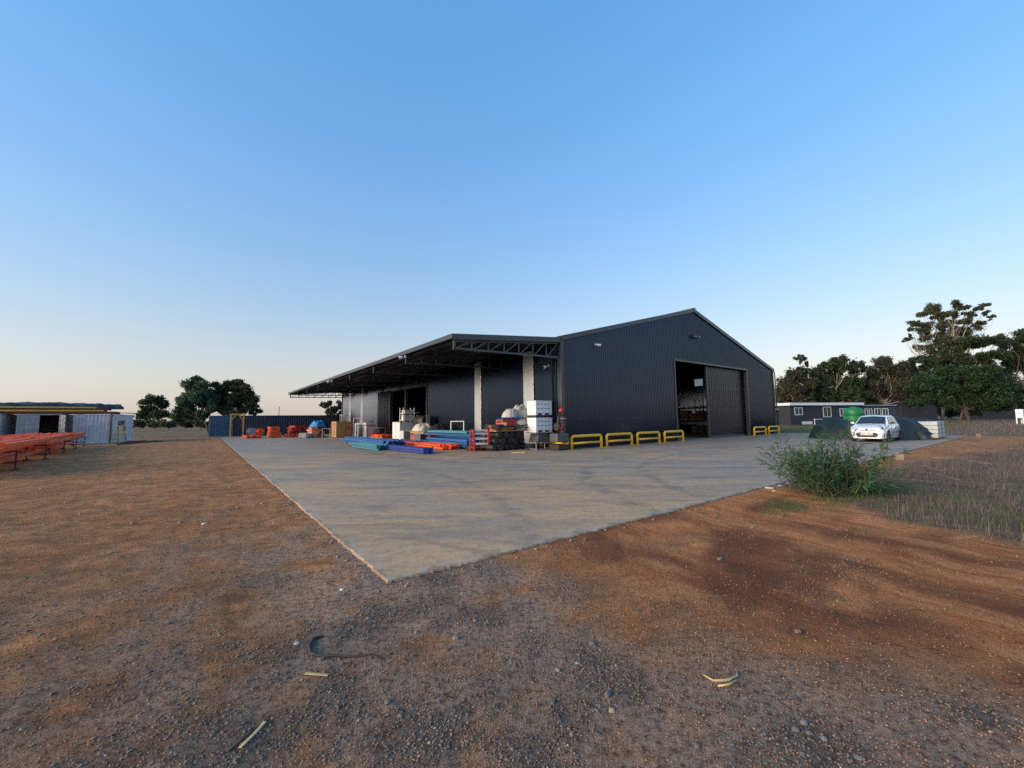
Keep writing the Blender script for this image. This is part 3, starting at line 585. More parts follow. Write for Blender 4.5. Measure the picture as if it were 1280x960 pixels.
# ------------------------------------------------------------------ rack beams and other stock on the slab
def beam_mesh(kind, mat, L_, w=.06, h=.12):
    mb = MB().box(-w / 2, w / 2, .03, L_ - .03, 0, h)
    mb2 = [mb]
    for y in (0, L_ - .03): mb.box(-w / 2 - .012, w / 2 + .012, y, y + .03, -.03, h + .03)
    me = mb.mesh(kind); me.materials.append(M[mat]); return me
def post_mesh(kind, mat, L_, w=.10, d=.08):   # open channel post with lips
    mb = MB().box(-w / 2, w / 2, 0, L_, 0, .012).box(-w / 2, -w / 2 + .012, 0, L_, .012, d).box(w / 2 - .012, w / 2, 0, L_, .012, d).box(-w / 2 + .012, -w / 2 + .03, 0, L_, d - .012, d).box(w / 2 - .03, w / 2 - .012, 0, L_, d - .012, d)
    k = .2
    while k < L_: mb.box(-w / 2 + .012, w / 2 - .012, k, k + .03, d - .05, d - .03); k += .6
    me = mb.mesh(kind); me.materials.append(M[mat]); return me
def stack(name, me, lx, ly, cols, rows, dx, dz, label, group, z0=.03, jit=.08, rz=0, seed=0, drop=.0, jx=.025):
    rnd = random.Random(seed)
    for r in range(rows):
        for c in range(cols - (r > 2)):
            if rnd.random() < drop * r: continue
            o = link(name, me, None, LW(lx + (c - cols / 2) * dx + rnd.uniform(-jx, jx), ly + rnd.uniform(-jit, jit), z0 + r * dz), RZ + rz + rnd.uniform(-.018, .018) * (1 + r * .5)); tag(o, label, 'beam', group)
def skids(lx, ly0, ly1, w, n=3, lab='timber skid'):
    for k in range(n):
        y = ly0 + (ly1 - ly0) * (k + .5) / n
        tag(MB().box(-w / 2, w / 2, -.04, .04, 0.002, .06).build('timber_skid', M['wood'], None, LW(lx, y), RZ), 'short timber skid under the ' + lab, 'timber', 'timber skids under the ' + lab)
# front blue uprights, turquoise and royal blue bundles
skids(-5.9, 8.0, 17.6, 1.7, 4, 'long blue rack posts'); stack('rack_post', post_mesh('rack_post', 'blue', 9.4), -5.9, 8.3, 10, 4, .135, .095, 'blue rack post in the long low stack at the front', 'long blue rack posts', .065, .35, 0, 1, .08)
stack('rack_post', post_mesh('rack_post', 'cyan', 4.2), -7.25, 6.4, 6, 3, .15, .10, 'turquoise rack post in the small stack before the long blue posts', 'turquoise rack posts', .03, .2, .05, 2, .1)
stack('rack_beam', beam_mesh('rack_beam', 'royal', 4.2, .10, .12), -6.55, 2.35, 4, 2, .14, .135, 'royal blue beam lying nearest the camera on the slab', 'royal blue beams', .035, .1, .06, 3, .0)
stack('rack_beam', beam_mesh('rack_beam', 'orange', 6.0, .08, .10), -4.3, 4.2, 9, 2, .13, .13, 'orange beam in the flat stack between the blue stacks', 'flat stack of orange beams', .035, .35, -.03, 4, .25)
skids(-2.9, 3.9, 9.0, 1.6, 3, 'tall blue beam stack'); stack('rack_beam', beam_mesh('rack_beam', 'blue', 5.6, .09, .11), -3.0, 3.5, 9, 5, .16, .15, 'blue beam in the tall stack beside the red trolley', 'tall stack of blue beams', .095, .3, 0, 5, .06)
stack('rack_beam', beam_mesh('rack_beam', 'cyan', 5.0, .09, .11), -2.9, 4.0, 7, 1, .17, .15, 'pale turquoise beam on top of the tall blue stack', 'pale beams on top of the blue stack', .85, .3, .02, 6)
stack('rack_beam', beam_mesh('rack_beam', 'royal', 4.0, .09, .11), -4.0, 8.4, 5, 2, .16, .15, 'dark blue beam in the low stack behind the orange beams', 'low dark blue beams', .035, .3, .04, 7)
# orange and red bundles further along the slab
stack('rack_beam', beam_mesh('rack_beam', 'orange', 3.2, .11, .13), -1.6, 21.4, 8, 2, .15, .16, 'orange beam in the low stack behind the brown trestle', 'orange beams behind the brown trestle', .035, .2, 0, 8)
stack('rack_beam', beam_mesh('rack_beam', 'orange', 2.6, .14, .12), -9.05, 33.9, 6, 7, .17, .15, 'orange beam end in the tall square bundle by the navy container', 'square bundle of orange beams', .10, .05, 0, 9)
stack('rack_beam', beam_mesh('rack_beam', 'orange', 2.4, .12, .12), -11.0, 34.0, 8, 2, .17, .15, 'orange beam in the low pile nearest the slab edge', 'low orange pile at slab edge', .035, .25, .1, 10, .2)
stack('rack_beam', beam_mesh('rack_beam', 'orange', 3.0, .12, .12), -7.6, 33.2, 7, 2, .19, .15, 'orange beam in the low pile beside the square orange bundle', 'low orange pile by the bundle', .035, .4, -.1, 11, .2)
stack('rack_beam', beam_mesh('rack_beam', 'redor', 2.8, .16, .16), -6.7, 34.4, 7, 6, .22, .20, 'red beam in the tall stack in front of the navy container', 'tall stack of red beams', .035, .25, 0, 12, .07)
stack('rack_beam', beam_mesh('rack_beam', 'pink', 2.2, .16, .17), -5.85, 29.3, 6, 5, .20, .21, 'faded salmon beam in the stack beside the plywood crate', 'faded salmon beams', .035, .2, 0, 13, .05)
stack('rack_beam', beam_mesh('rack_beam', 'grey', 3.0, .14, .12), -6.6, 29.0, 5, 3, .19, .15, 'grey beam in the low stack beside the salmon beams', 'low grey beams', .035, .2, .05, 14, .1)
def coil(p, r, rr, mat, label, z, tilt=0, cat='coil', turns=3):
    mb = MB()
    for k in range(turns): mb.tube([(r * (1 - .06 * (k % 2)) * math.cos(q), r * math.sin(q), rr + k * rr * 1.7) for q in [i * 2 * math.pi / 24 for i in range(25)]], rr, 8, False)
    o = mb.build('hose_coil', M[mat], None, p); o.location.z = z; o.rotation_euler = (tilt, 0, RZ); return tag(o, label, cat)
def drum(p, r, L_, mat, label, rz):
    t = thing('reel', label, 'reel', p, rz)
    MB().tube([(0, -L_ / 2, r), (0, L_ / 2, r)], r * .6, 16).build('core', M[mat], t)
    for y in (-L_ / 2, L_ / 2): MB().tube([(0, y - .03, r), (0, y + .03, r)], r, 20).build('flange', M[mat], t)
drum(LW(-10.6, 34.6, .33), .34, .8, 'orange', 'orange reel lying on the low pile nearest the slab edge', RZ + .4)
drum(LW(-11.25, 35.0, .33), .36, .7, 'grey', 'grey reel behind the orange reel at the slab edge', RZ + .2)

# draped cloth heaps and bags
def heap(name, mat, loc, rz, rx, ry, h, label, cat, seed, n=26, sharp=1.6, group=None, z0=0, wrinkle=.12, peak=(0, 0)):
    rs = np.random.RandomState(seed); ox, oy = rs.rand(2) * 50; P = []
    for i in range(n + 1):
        row = []
        for j in range(40):
            t = i / n; a = j / 40 * 2 * math.pi
            ex = (abs(math.cos(a)) ** .7) * math.copysign(1, math.cos(a)); ey = (abs(math.sin(a)) ** .7) * math.copysign(1, math.sin(a))
            x, y = rx * ex * t + peak[0] * (1 - t), ry * ey * t + peak[1] * (1 - t)
            nz = float(fbm(np.array([x * 1.3 / max(rx, .3) * 2 + ox]), np.array([y * 2.6 / max(ry, .3) + oy]), 1.2, 3)[0]) - .5
            fold = math.sin(a * 9 + seed) * .5 + math.sin(a * 14 + 2 * seed) * .35 + math.sin(a * 5 + seed) * .4
            z = h * (1 - t ** sharp) + nz * wrinkle * 3 * (1 - t * .6) * h + fold * wrinkle * h * .35 * t * (1 - t) * 3
            rr_ = 1 + fold * .075 * t
            rg = abs(float(fbm(np.array([x * 1.6 + y * 2.3 + ox]), np.array([x * .7 - y * .9 + oy]), 1.6 / max(.6, min(rx, 2)), 4)[0]) - .5); z -= rg * wrinkle * 2.2 * h * (1 - t * .8)
            row.append((x * rr_, y * rr_, max(0.002, z)))
        P.append(row)
    o = MB().grid(P, True, True).build(name, M[mat], None, loc, rz); o.location.z = z0
    return tag(o, label, cat, group)
# pallet bins and the clutter in front of the side wall
def pallet_bin(p, label, z):
    t = thing('pallet_bin', label, 'bin', p, RZ); t.location.z = z
    MB().box(0, 1.15, 0, .75, .1, .74).build('body', M['white'], t, bevel=.02)
    for x in (.02, .5, .98): MB().box(x, x + .15, .02, .73, 0, .1).build('foot', M['white'], t)
    for zz in (.32, .55):
        for x in (.12, .36, .6, .84): MB().box(x, x + .13, -.006, -.001, zz, zz + .045).build('slot', M['dkgrey'], t)
    MB().box(-.004, 1.154, -.012, .762, .70, .76).build('rim', M['white'], t, bevel=.01)
    MB().box(-.012, -.004, .1, .62, .25, .6).build('side_panel', M['white'], t, bevel=.004)
st = thing('wire_stand', 'low grey wire stand under the slate block and white bins', 'stand', LW(-1.46, .45), RZ)
for x in (0, .58, 1.16):
    for y in (0, .8): MB().bar((x, y, 0.003), (x, y, .40), .045).build('leg', M['grey'], st)
for z in (.05, .38):
    for y in (0, .8): MB().bar((0, y, z), (1.16, y, z), .04).build('rail', M['grey'], st)
    for x in (0, 1.16): MB().bar((x, 0, z), (x, .8, z), .04).build('rail', M['grey'], st)
sb = MB(); sb.add([(.12, .05, .405), (1.05, .05, .405), (1.05, .8, .405), (.12, .8, .405), (.26, .12, .86), (.92, .12, .86), (.92, .74, .86), (.26, .74, .86)], [(0, 1, 5, 4), (1, 2, 6, 5), (2, 3, 7, 6), (3, 0, 4, 7), (4, 5, 6, 7), (3, 2, 1, 0)])
tag(sb.build('slate_block', M['dkgrey'], None, LW(-1.46, .45), RZ, .03), 'slate grey tapered plastic block on the low wire stand', 'block')
tag(MB().box(-.05, 1.2, -.02, .8, .87, .915).build('pallet_board', M['grey'], None, LW(-1.44, .45), RZ), 'thin grey board between the slate block and the lower bin', 'board')
pallet_bin(LW(-1.44, .47), 'lower white plastic pallet bin at the warehouse corner', .92)
tag(MB().box(.05, 1.1, .05, .7, 0, .13).build('gap_shade_block', M['black'], None, LW(-1.44, .47, 1.685), RZ), 'black block for the shaded gap between the two white pallet bins', 'gap fill')  # black block put in for the shade between the stacked bins
pallet_bin(LW(-1.44, .47), 'upper white plastic pallet bin at the warehouse corner', 1.82)
mc = thing('floor_machine', 'dark floor machine with red fittings at the warehouse corner', 'machine', LW(-.62, -.40), RZ)
MB().box(-.35, .42, -.28, .45, .02, .30).build('chassis', M['black'], mc, bevel=.03); MB().box(-.42, .40, -.3, .3, .42, .86).build('tank', M['dkgrey'], mc, bevel=.05)
MB().tube([(-.1, 0, .85), (-.05, 0, 1.5), (.1, 0, 2.2)], .07, 8).build('mast', M['black'], mc); MB().tube([(-.25, -.05, 1.2), (.1, -.05, 1.2)], .2, 14).build('reel', M['black'], mc); MB().tube([(.0, -.1, 1.95), (.12, -.1, 2.15)], .10, 10).build('red_cap', M['redor'], mc); MB().tube([(-.1, -.2, 1.05), (.1, -.2, 1.35)], .08, 8).build('red_cap', M['redor'], mc)
MB().tube([(.05, -.1, 1.62), (.4, -.15, 1.60)], .035, 8).build('handle', M['grey'], mc); MB().tube([(.05, -.1, 1.8), (.32, -.2, 1.85)], .05, 8).build('handle', M['black'], mc)
# black netting rolls under a pallet of red crates
random.seed(31)
for r in range(3):
    for c in range(6 - r):
        y = 1.55 + random.uniform(-.1, .1); x = -3.35 + c * .40 + r * .2 + random.uniform(-.04, .04); z = .19 + r * .31
        mb = MB(); pts = [(random.uniform(-.02, .02), k * .2, random.uniform(-.015, .015)) for k in range(7)]; mb.tube(pts, [.18 + random.uniform(-.03, .02) for _ in pts], 12)
        o = mb.build('netting_roll', M['black'], None, LW(x, y, z), RZ + random.uniform(-.12, .12)); tag(o, 'roll of black netting in the dark pile left of the white bins', 'roll', 'black netting rolls')
tag(MB().box(-1.15, 1.15, 0, 1.1, 0, .05).build('plank_deck', M['wood'], None, LW(-2.1, 1.5, .99), RZ), 'rough timber deck on top of the black netting rolls', 'deck')
def crate(p, z, rz, mat, label, w=.6, d=.5, h=.26):
    t = thing('crate', label, 'crate', p, rz, 'red crates on the netting pile'); t.location.z = z
    MB().box(-w / 2, w / 2, -d / 2, d / 2, 0, .03).build('floor', M[mat], t)
    for y in (-d / 2, d / 2 - .02):
        MB().box(-w / 2, w / 2, y, y + .02, .03, .11).build('side', M[mat], t); MB().box(-w / 2, w / 2, y, y + .02, .17, h).build('side', M[mat], t)
    for x in (-w / 2, w / 2 - .02):
        MB().box(x, x + .02, -d / 2 + .021, d / 2 - .021, .031, .11).build('end', M[mat], t); MB().box(x, x + .02, -d / 2 + .021, d / 2 - .021, .17, h - .001).build('end', M[mat], t)
    for x in (-w / 2, w / 2 - .05): 
        for y in (-d / 2, d / 2 - .05): MB().box(x - .001, x + .051, y - .001, y + .051, .0, h + .002).build('corner_post', M[mat], t)
for k, (x, z, rz, lab) in enumerate(((-2.95, 1.06, .3, 'red slatted crate at the left end of the netting pile'), (-2.35, 1.06, -.2, 'red slatted crate in the middle of the netting pile'), (-1.75, 1.06, .1, 'red slatted crate beside the grey wrapped bundle'), (-2.55, 1.33, .15, 'upper red crate on the left of the netting pile'), (-1.95, 1.33, -.1, 'upper red crate on the right of the netting pile'))):
    crate(LW(x, 1.85), z, RZ + rz, 'redor', lab)
tag(MB().box(-.55, .55, -.3, .3, 0, .06).build('blue_cover', M['royal'], None, LW(-2.2, 1.9, 1.60), RZ, .01), 'flat blue cover on top of the red crates', 'cover')
crate(LW(-2.75, 1.5), 1.06, RZ + .9, 'pink', 'tilted salmon crate in front of the red crates', .34, .3, .4)
heap('wrapped_bundle', 'bag', LW(-1.35, 1.75), RZ, .55, .45, .62, 'grey white wrapped bundle under the bags left of the bins', 'bundle', 41, sharp=5, z0=1.045, wrinkle=.16)
tag(MB().box(-.75, .75, -.45, .45, 0, .05).build('plank_deck', M['brown'], None, LW(-1.5, 1.95, 1.665), RZ), 'dark board carrying the white woven bags', 'deck')
heap('woven_bag', 'bag', LW(-1.95, 2.0), RZ + .2, .52, .38, .46, 'left slumped white woven bag beside the bins', 'bag', 42, sharp=4.5, z0=1.72, wrinkle=.20, peak=(.12, 0))
heap('woven_bag', 'bag', LW(-1.28, 2.05), RZ - .3, .58, .4, .68, 'taller peaked white woven bag next to the upper bin', 'bag', 43, sharp=2.4, z0=1.72, wrinkle=.22, peak=(.18, .05))
heap('blue_sheet', 'bluetarp', LW(-1.75, 1.75), RZ, .35, .3, .16, 'crumpled pale blue sheet on the red crates', 'sheet', 44, sharp=2, z0=1.66)
for k, (x, y, z, r_, lab) in enumerate(((-3.25, 1.35, 1.08, .30, 'black hose coil at the left end of the netting pile'), (-1.15, 1.2, .0, .38, 'black hose coil on the slab under the netting pile'), (-2.9, 2.5, 1.08, .34, 'black hose coil behind the red crates'), (-3.75, 2.9, .0, .42, 'black hose coil on the slab behind the red trolley'))):
    coil(LW(x, y), r_, .035, 'black', lab, z + .03, 0, turns=4)
random.seed(91)
for k in range(12):
    x, y = -3.4 + random.uniform(0, 2.3), 1.0 + random.uniform(0, .5); a_ = random.uniform(-.5, .5); L_ = random.uniform(.9, 1.9); m_ = random.choice(('brown', 'black', 'grey', 'maroon', 'wood'))
    o = MB().tube([(-L_ / 2, 0, 0), (L_ / 2, 0, random.uniform(-.12, .2))], random.uniform(.018, .035), 6).build('loose_tube', M[m_], None, LW(x, y, 1.08 + k * .018), RZ + a_); tag(o, 'loose tube thrown across the top of the black netting pile', 'tube', 'loose tubes on the netting pile')
for k in range(9):
    x, y = -3.6 + random.uniform(-.2, 1.6), 8.9 + random.uniform(-.5, 1.8); s1 = random.uniform(.25, .55); m_ = random.choice(('box', 'dkgrey', 'redor', 'offwhite', 'osb'))
    t = thing('stock_box', 'small mixed stock box in the jumble behind the tall blue stack', 'box', LW(x, y), RZ + random.uniform(-.6, .6), 'mixed boxes behind the blue stack'); MB().box(-s1, s1, -s1 * .7, s1 * .7, 0.004, s1 * 1.5).build('body', M[m_], t, bevel=.015); MB().box(-s1 - .01, s1 + .01, -s1 * .7 - .01, s1 * .7 + .01, s1 * 1.5 + .002, s1 * 1.62).build('lid', M[m_], t, bevel=.01); MB().box(-s1 - .013, s1 + .013, -.03, .03, s1 * 1.625, s1 * 1.635).build('strap', M['black'], t)
# red trolley with pale bars
tt = thing('shelf_trolley', 'red trolley with pale crossbars standing in front of the blue stack', 'trolley', LW(-4.25, 2.05), RZ - .25)
for x in (0, .78):
    for y in (0, .55): MB().box(x - .045, x + .045, y - .045, y + .045, .012, 1.12).build('post', M['redor'], tt)
for z in (.38, .64, .9, 1.06):
    for y in (0, .55): MB().bar((.046, y, z), (.734, y, z), .05, .085).build('crossbar', M['offwhite'], tt)
MB().box(-.03, .81, .046, .504, .15, .21).build('base', M['redor'], tt)
for z in (.2, .6, 1.0): MB().bar((0, .046, z), (0, .504, z), .05).build('end_bar', M['redor'], tt); MB().bar((.78, .046, z), (.78, .504, z), .05).build('end_bar', M['redor'], tt)
tag(MB().box(0, .62, 0, .1, 0.003, .075).build('timber_block', M['wood'], None, gp(640, 567), RZ - .55, .004), 'loose pale timber block on the slab before the netting pile', 'timber')
# appliances, cabinets and frames by the side door
fz = thing('chest_freezer', 'large white box cabinet standing before the side doorway', 'cabinet', LW(-1.75, 18.3), RZ)
MB().box(0, 1.65, 0, 1.7, .04, 1.42).build('body', M['white'], fz, bevel=.02); MB().box(-.012, 1.662, -.012, 1.712, 1.43, 1.50).build('lid', M['offwhite'], fz, bevel=.01); MB().box(-.008, -.001, .8, .83, .1, 1.38).build('seam', M['dkgrey'], fz)
MB().box(.1, 1.5, .1, 1.6, 0.002, .04).build('plinth', M['black'], fz)
sv = thing('small_cabinet', 'small silver cabinet in front of the white box cabinet', 'cabinet', LW(-2.1, 16.6), RZ)
MB().box(0, .9, 0, .9, .02, .78).build('body', M['offwhite'], sv, bevel=.02); MB().box(.05, .85, -.02, -.002, .1, .7).build('door', M['grey'], sv, bevel=.006); MB().box(.75, .78, -.04, -.022, .3, .5).build('handle', M['dkgrey'], sv)
tag(MB().box(0, 1.0, 0, 1.0, .02, .72).box(.1, .9, -.012, -.002, .1, .6).build('slate_cabinet', M['dkgrey'], None, LW(-1.05, 16.2), RZ, .03), 'dark slate cabinet right of the small silver cabinet', 'cabinet')
tf = thing('frame_trolley', 'white post trolley loaded with boxes on top of the white cabinet', 'trolley', LW(-1.3, 18.6, 1.512), RZ)
for x in (0, 1.0):
    for y in (0, .8): MB().bar((x, y, 0), (x, y, 1.25), .06).build('post', M['frame'], tf)
for z in (.12, .7): MB().box(-.02, 1.02, -.02, .82, z, z + .05).build('shelf', M['frame'], tf)
MB().box(.1, .9, .08, .7, .171, .6).build('load', M['offwhite'], tf); MB().box(.15, .95, .1, .75, .751, 1.05).build('load', M['offwhite'], tf)
MB().bar((1.03, .0, .75), (1.5, .0, .80), .05).build('handle', M['frame'], tf)
# dark machine and pale bags behind the blue stack
rm = thing('roller_machine', 'black roller machine behind the white box cabinet by the doorway', 'machine', LW(-1.2, 14.2), RZ)
MB().box(-.5, .8, 0, 1.9, .2, 1.1).build('body', M['black'], rm, bevel=.05); MB().tube([(.2, .1, 1.5), (.2, 1.8, 1.5)], .52, 18).build('roller', M['black'], rm)
for y in (0, 1.85): MB().box(0.05, .35, y, y + .06, .9, 2.05).build('bracket', M['grey'], rm)
MB().box(-.5, .8, 0.1, 1.8, .004, .2).build('plinth', M['black'], rm)
heap('rag_bundle', 'bag', LW(-2.3, 12.3), RZ, .75, .9, .5, 'pale grey rag bundle behind the tall blue stack', 'bundle', 51, sharp=4, z0=.85, wrinkle=.25)
heap('rag_bundle', 'tarp', LW(-1.6, 11.2), RZ, .8, .8, .5, 'dark rag bundle beside the pale one behind the blue stack', 'bundle', 52, sharp=2, z0=.85)
pl = thing('loaded_pallet', 'timber pallet under the rag bundles behind the blue stack', 'pallet', LW(-2.0, 11.8), RZ)
for k in range(6): MB().box(-1.1, 1.1, -1.3 + k * .45, -.98 + k * .45, .80, .84).build('slat', M['wood'], pl)
for x in (-1, 0, .9): MB().box(x, x + .1, -1.3, 1.27, .7, .80).build('runner', M['wood'], pl)
MB().box(-1.0, 1.0, -1.2, 1.2, .01, .7).build('crate_body', M['brown'], pl)
def hoop_frame(p, w, h, mat, label, rz, name='hoop_frame', t=.05, z0=0.003):
    o = MB().bar((-w / 2, 0, z0), (-w / 2, 0, h), t).bar((w / 2, 0, z0), (w / 2, 0, h), t).bar((-w / 2 + t / 2, 0, h - t / 2), (w / 2 - t / 2, 0, h - t / 2), t).build(name, M[mat], None, p, rz); return tag(o, label, 'frame')
hoop_frame(LW(-1.2, 9.2), .95, 1.55, 'frame', 'white goalpost shaped frame standing behind the blue stack', RZ - .9)
ct = thing('display_counter', 'long pale grey counter cabinet near the far end of the side wall', 'counter', LW(-2.45, 25.2), RZ)
MB().box(0, .9, 0, 3.2, .03, 1.15).build('body', M['offwhite'], ct, bevel=.02); MB().box(-.05, .95, -.05, 3.25, 1.155, 1.24).build('top', M['grey'], ct, bevel=.01); MB().box(-.05, .95, -.05, 3.25, 1.25, 1.45).build('upstand', M['offwhite'], ct, bevel=.02); MB().box(-.012, -.002, 1.5, 1.53, .1, 1.1).build('seam', M['dkgrey'], ct)
MB().box(-.16, -.06, 2.95, 3.2, .01, 1.42).build('end_post', M['frame'], ct)
def trestle(p, L_, h, label, rz, mat='brown'):
    t = thing('trestle_table', label, 'trestle', p, rz)
    for y in (0, L_): 
        for x in (0, .6): MB().bar((x, y, 0.003), (x, y, h), .06).build('leg', M[mat], t)
    for x in (0, .6): MB().bar((x, -.03, h), (x, L_ + .03, h), .07).build('rail', M[mat], t)
    for y in (0, L_): MB().bar((.03, y, h), (.57, y, h), .06).bar((.03, y, .3), (.57, y, .3), .04).build('end_rail', M[mat], t)
trestle(LW(-2.75, 20.6), 3.2, .98, 'dark brown trestle frame in front of the pale counter', RZ)
trestle(LW(-4.4, 25.3), 2.3, 1.0, 'dark trestle frame before the plywood crate', RZ)
oc = thing('plywood_crate', 'large plywood crate with a light open end beside the salmon beams', 'crate', LW(-5.0, 26.0), RZ)
MB().box(0, 1.45, 0, 2.0, .10, 1.62).build('body', M['osb'], oc, bevel=.008)
for y in (0.05, .9, 1.8): MB().box(0, 1.45, y, y + .12, .003, .1).build('skid', M['wood'], oc)
for z in (.14, .8, 1.5): MB().box(-.03, -.002, .02, 1.98, z, z + .1).build('batten', M['wood'], oc)
for y in (.02, .95, 1.88): MB().box(-.055, -.031, y, y + .1, .11, 1.61).build('batten', M['wood'], oc)
wc = thing('white_stool', 'white frame stool resting on the plywood crate', 'stool', LW(-4.35, 26.8, 1.622), RZ)
for x in (0, .6):
    for y in (0, .6): MB().bar((x, y, 0), (x, y, .62), .045).build('leg', M['frame'], wc)
MB().box(-.04, .64, -.04, .64, .62, .67).build('seat', M['frame'], wc)
heap('blue_sheet', 'bluetarp', LW(-5.85, 30.2), RZ, .75, .8, .62, 'crumpled bright blue sheet on top of the salmon beams', 'sheet', 61, sharp=3.0, z0=1.10, wrinkle=.3, peak=(.3, 0))
heap('dark_sheet', 'tarp', LW(-5.3, 31.2), RZ, .7, .7, .55, 'dark folded sheet behind the blue sheet on the beams', 'sheet', 62, sharp=2.0, z0=1.10)
for k, (x, y, hh, lab) in enumerate(((-5.5, 28.0, .95, 'thin grey metal frame left of the plywood crate'), (-1.9, 30.2, 2.0, 'tall white post frame by the far side wall'))):
    hoop_frame(LW(x, y), .7, hh, 'grey' if k == 0 else 'frame', lab, RZ - .5)

# ------------------------------------------------------------------ shipping containers
def corr(mb, p0, p1, z0, z1, n, depth=.036, out=None):
    p0, p1 = Vector(p0), Vector(p1); d = p1 - p0; nrm = Vector((d.y, -d.x, 0)).normalized(); rows = [[], []]
    for k in range(n):
        for f, h in ((0.04, 1), (.36, 1), (.52, 0), (.86, 0)):
            q = p0 + d * ((k + f) / n) - nrm * depth * (1 - h)
            rows[0].append((q.x, q.y, z0)); rows[1].append((q.x, q.y, z1))
    rows[0] = [(p0.x, p0.y, z0)] + rows[0] + [(p1.x, p1.y, z0)]; rows[1] = [(p0.x, p0.y, z1)] + rows[1] + [(p1.x, p1.y, z1)]
    return mb.grid(rows, False)
def container(loc, rz, L_, mat, label, front='panel', hgt=2.59, wd=2.44, framemat=None, corner=None):
    t = thing('shipping_container', label, 'container', loc, rz); fm = M[framemat or mat]
    # x across (0..wd), y along (0..L_), front face at y=0
    for x in (0, wd - .12):
        for y in (0, L_ - .12): MB().box(x, x + .12, y, y + .12, .0, hgt).build('corner_post', M[corner] if corner and y == 0 and x > 0 else fm, t)
    for x in (0.01, wd - .11):
        for z, h in ((.02, .14), (hgt - .10, .09)): MB().box(x, x + .10, .12, L_ - .12, z, z + h).build('side_rail', fm, t)
    for y in (.01, L_ - .11):
        for z, h in ((.02, .14), (hgt - .10, .09)): MB().box(.12, wd - .12, y, y + .10, z, z + h).build('end_rail', fm, t)
    n = int(L_ / .28)
    corr(MB(), (.03, L_ - .12, 0), (.03, .12, 0), .16, hgt - .1, n).build('side_panel', M[mat], t); corr(MB(), (wd - .03, .12, 0), (wd - .03, L_ - .12, 0), .16, hgt - .1, n).build('side_panel', M[mat], t)
    corr(MB(), (wd - .12, L_ - .03, 0), (.12, L_ - .03, 0), .16, hgt - .1, 8).build('end_panel', M[mat], t)
    MB().box(.1, wd - .1, .1, L_ - .1, hgt - .05, hgt - .03).build('roof', M[mat], t); MB().box(.1, wd - .1, .1, L_ - .1, .1, .15).build('floor', M['brown'], t)
    if front == 'panel': corr(MB(), (.12, .03, 0), (wd - .12, .03, 0), .16, hgt - .1, 9, .09).build('end_panel', M[mat], t)
    else:
        hw = (wd - .24) / 2
        for s_ in (0, 1):
            d = MB().box(0, hw - .01, 0, .05, .17, hgt - .11).build('door', M[mat], t)
            for z in (.45, .85, 1.3, 1.75, 2.15): MB().box(.06, hw - .08, -.03, -.001, z, z + .14).build('panel_rib', M[mat], d)
            for x in (.28, hw - .3): MB().tube([(x, -.05, .12), (x, -.05, hgt - .08)], .022, 6).build('lock_rod', M['grey'], d); MB().box(x - .03, x + .25, -.075, -.055, 1.05, 1.1).build('handle', M['grey'], d)
            if front == 'open' and s_ == 1:
                d.location = (wd - .12, 0, 0); d.rotation_euler = (0, 0, R(-62))
            else: d.location = (.125 + s_ * hw, .03, 0)
    return t
# pale and grey containers left of the dirt yard; their ends face the slab
cA = gp(138, 553.5); 
def clw(dx, dy, z=-.05): return cA + U * dx + V * dy + Vector((0, 0, z))
c3 = container(cA - Vector((math.cos(RZ-.13),math.sin(RZ-.13),0))*2.44 + Vector((0,0,-.05)), RZ-.13, 6.06, 'conwhite', 'pale blue container with a blank corrugated end and faint lettering on its side', 'panel', corner='rust')
c2 = container(clw(-5.45, -.3), RZ, 6.06, 'congrey', 'grey container with one door open and a dark interior', 'open')
c1 = container(clw(-8.6, -.7), RZ, 6.06, 'congrey', 'grey container with closed ribbed doors at the left edge', 'closed')
c0 = container(clw(-11.9, -.9), RZ, 6.06, 'congrey', 'grey container cut off by the left edge of the view', 'closed')
# faint dark lettering on the long side of the pale container
random.seed(8)
def letters(txt, x, y, z, size):
    cu = bpy.data.curves.new('lettering', 'FONT'); cu.body = txt; cu.size = size; cu.extrude = .004; cu.offset = .012
    o = bpy.data.objects.new('lettering', cu); col.objects.link(o); dg = bpy.context.evaluated_depsgraph_get(); dg.update(); me = bpy.data.meshes.new_from_object(o.evaluated_get(dg)); bpy.data.objects.remove(o)
    me.materials.clear(); me.materials.append(M['conblue']); q = link('lettering', me, c3); q.location = (x, y, z); q.rotation_euler = (R(90), 0, R(90)); return q
letters('LUPPEY', 2.43, 1.7, 1.55, .62); letters('TCE', 2.43, 2.9, 1.0, .62)
random.seed(5)
def cbeam(mat, x0, x1, dy, z, w, h, label, group, tilt=0):
    o = MB().box(x0, x1, dy, dy + w, 0, h).build('roof_beam', M[mat], None, clw(0, 0, z - .05), RZ); o.rotation_euler = (0, tilt, RZ); return tag(o, label, 'beam', group)
for k in range(5): cbeam('maroon', -14.5, .2 - .3 * (k % 2), .2 + k * .55, 2.60, .16, .20, 'maroon beam lying across the roofs of the grey and pale containers', 'maroon beams on the containers')
for k in range(6): cbeam('oldyel', -12.0 + .5 * (k % 3), -.6 - .5 * (k % 2), .1 + k * .42, 2.80, .14, .13, 'dull yellow beam on top of the maroon beams over the containers', 'yellow beams on the containers')
for k in range(5): cbeam('maroon', -13.5 + .4 * k, -.4 - .3 * (k % 2), .3 + k * .5, 2.935, .15, .14, 'maroon beam in the upper layer under the black tarpaulin', 'upper maroon beams on the containers')
for k in range(4): cbeam('oldyel', -13.0 + .8 * (k % 2), -1.2 - .6 * (k % 3), .1 + k * .3, 3.08, .14, .12, 'yellow beam along the front of the load on the containers', 'front yellow beams on the containers')
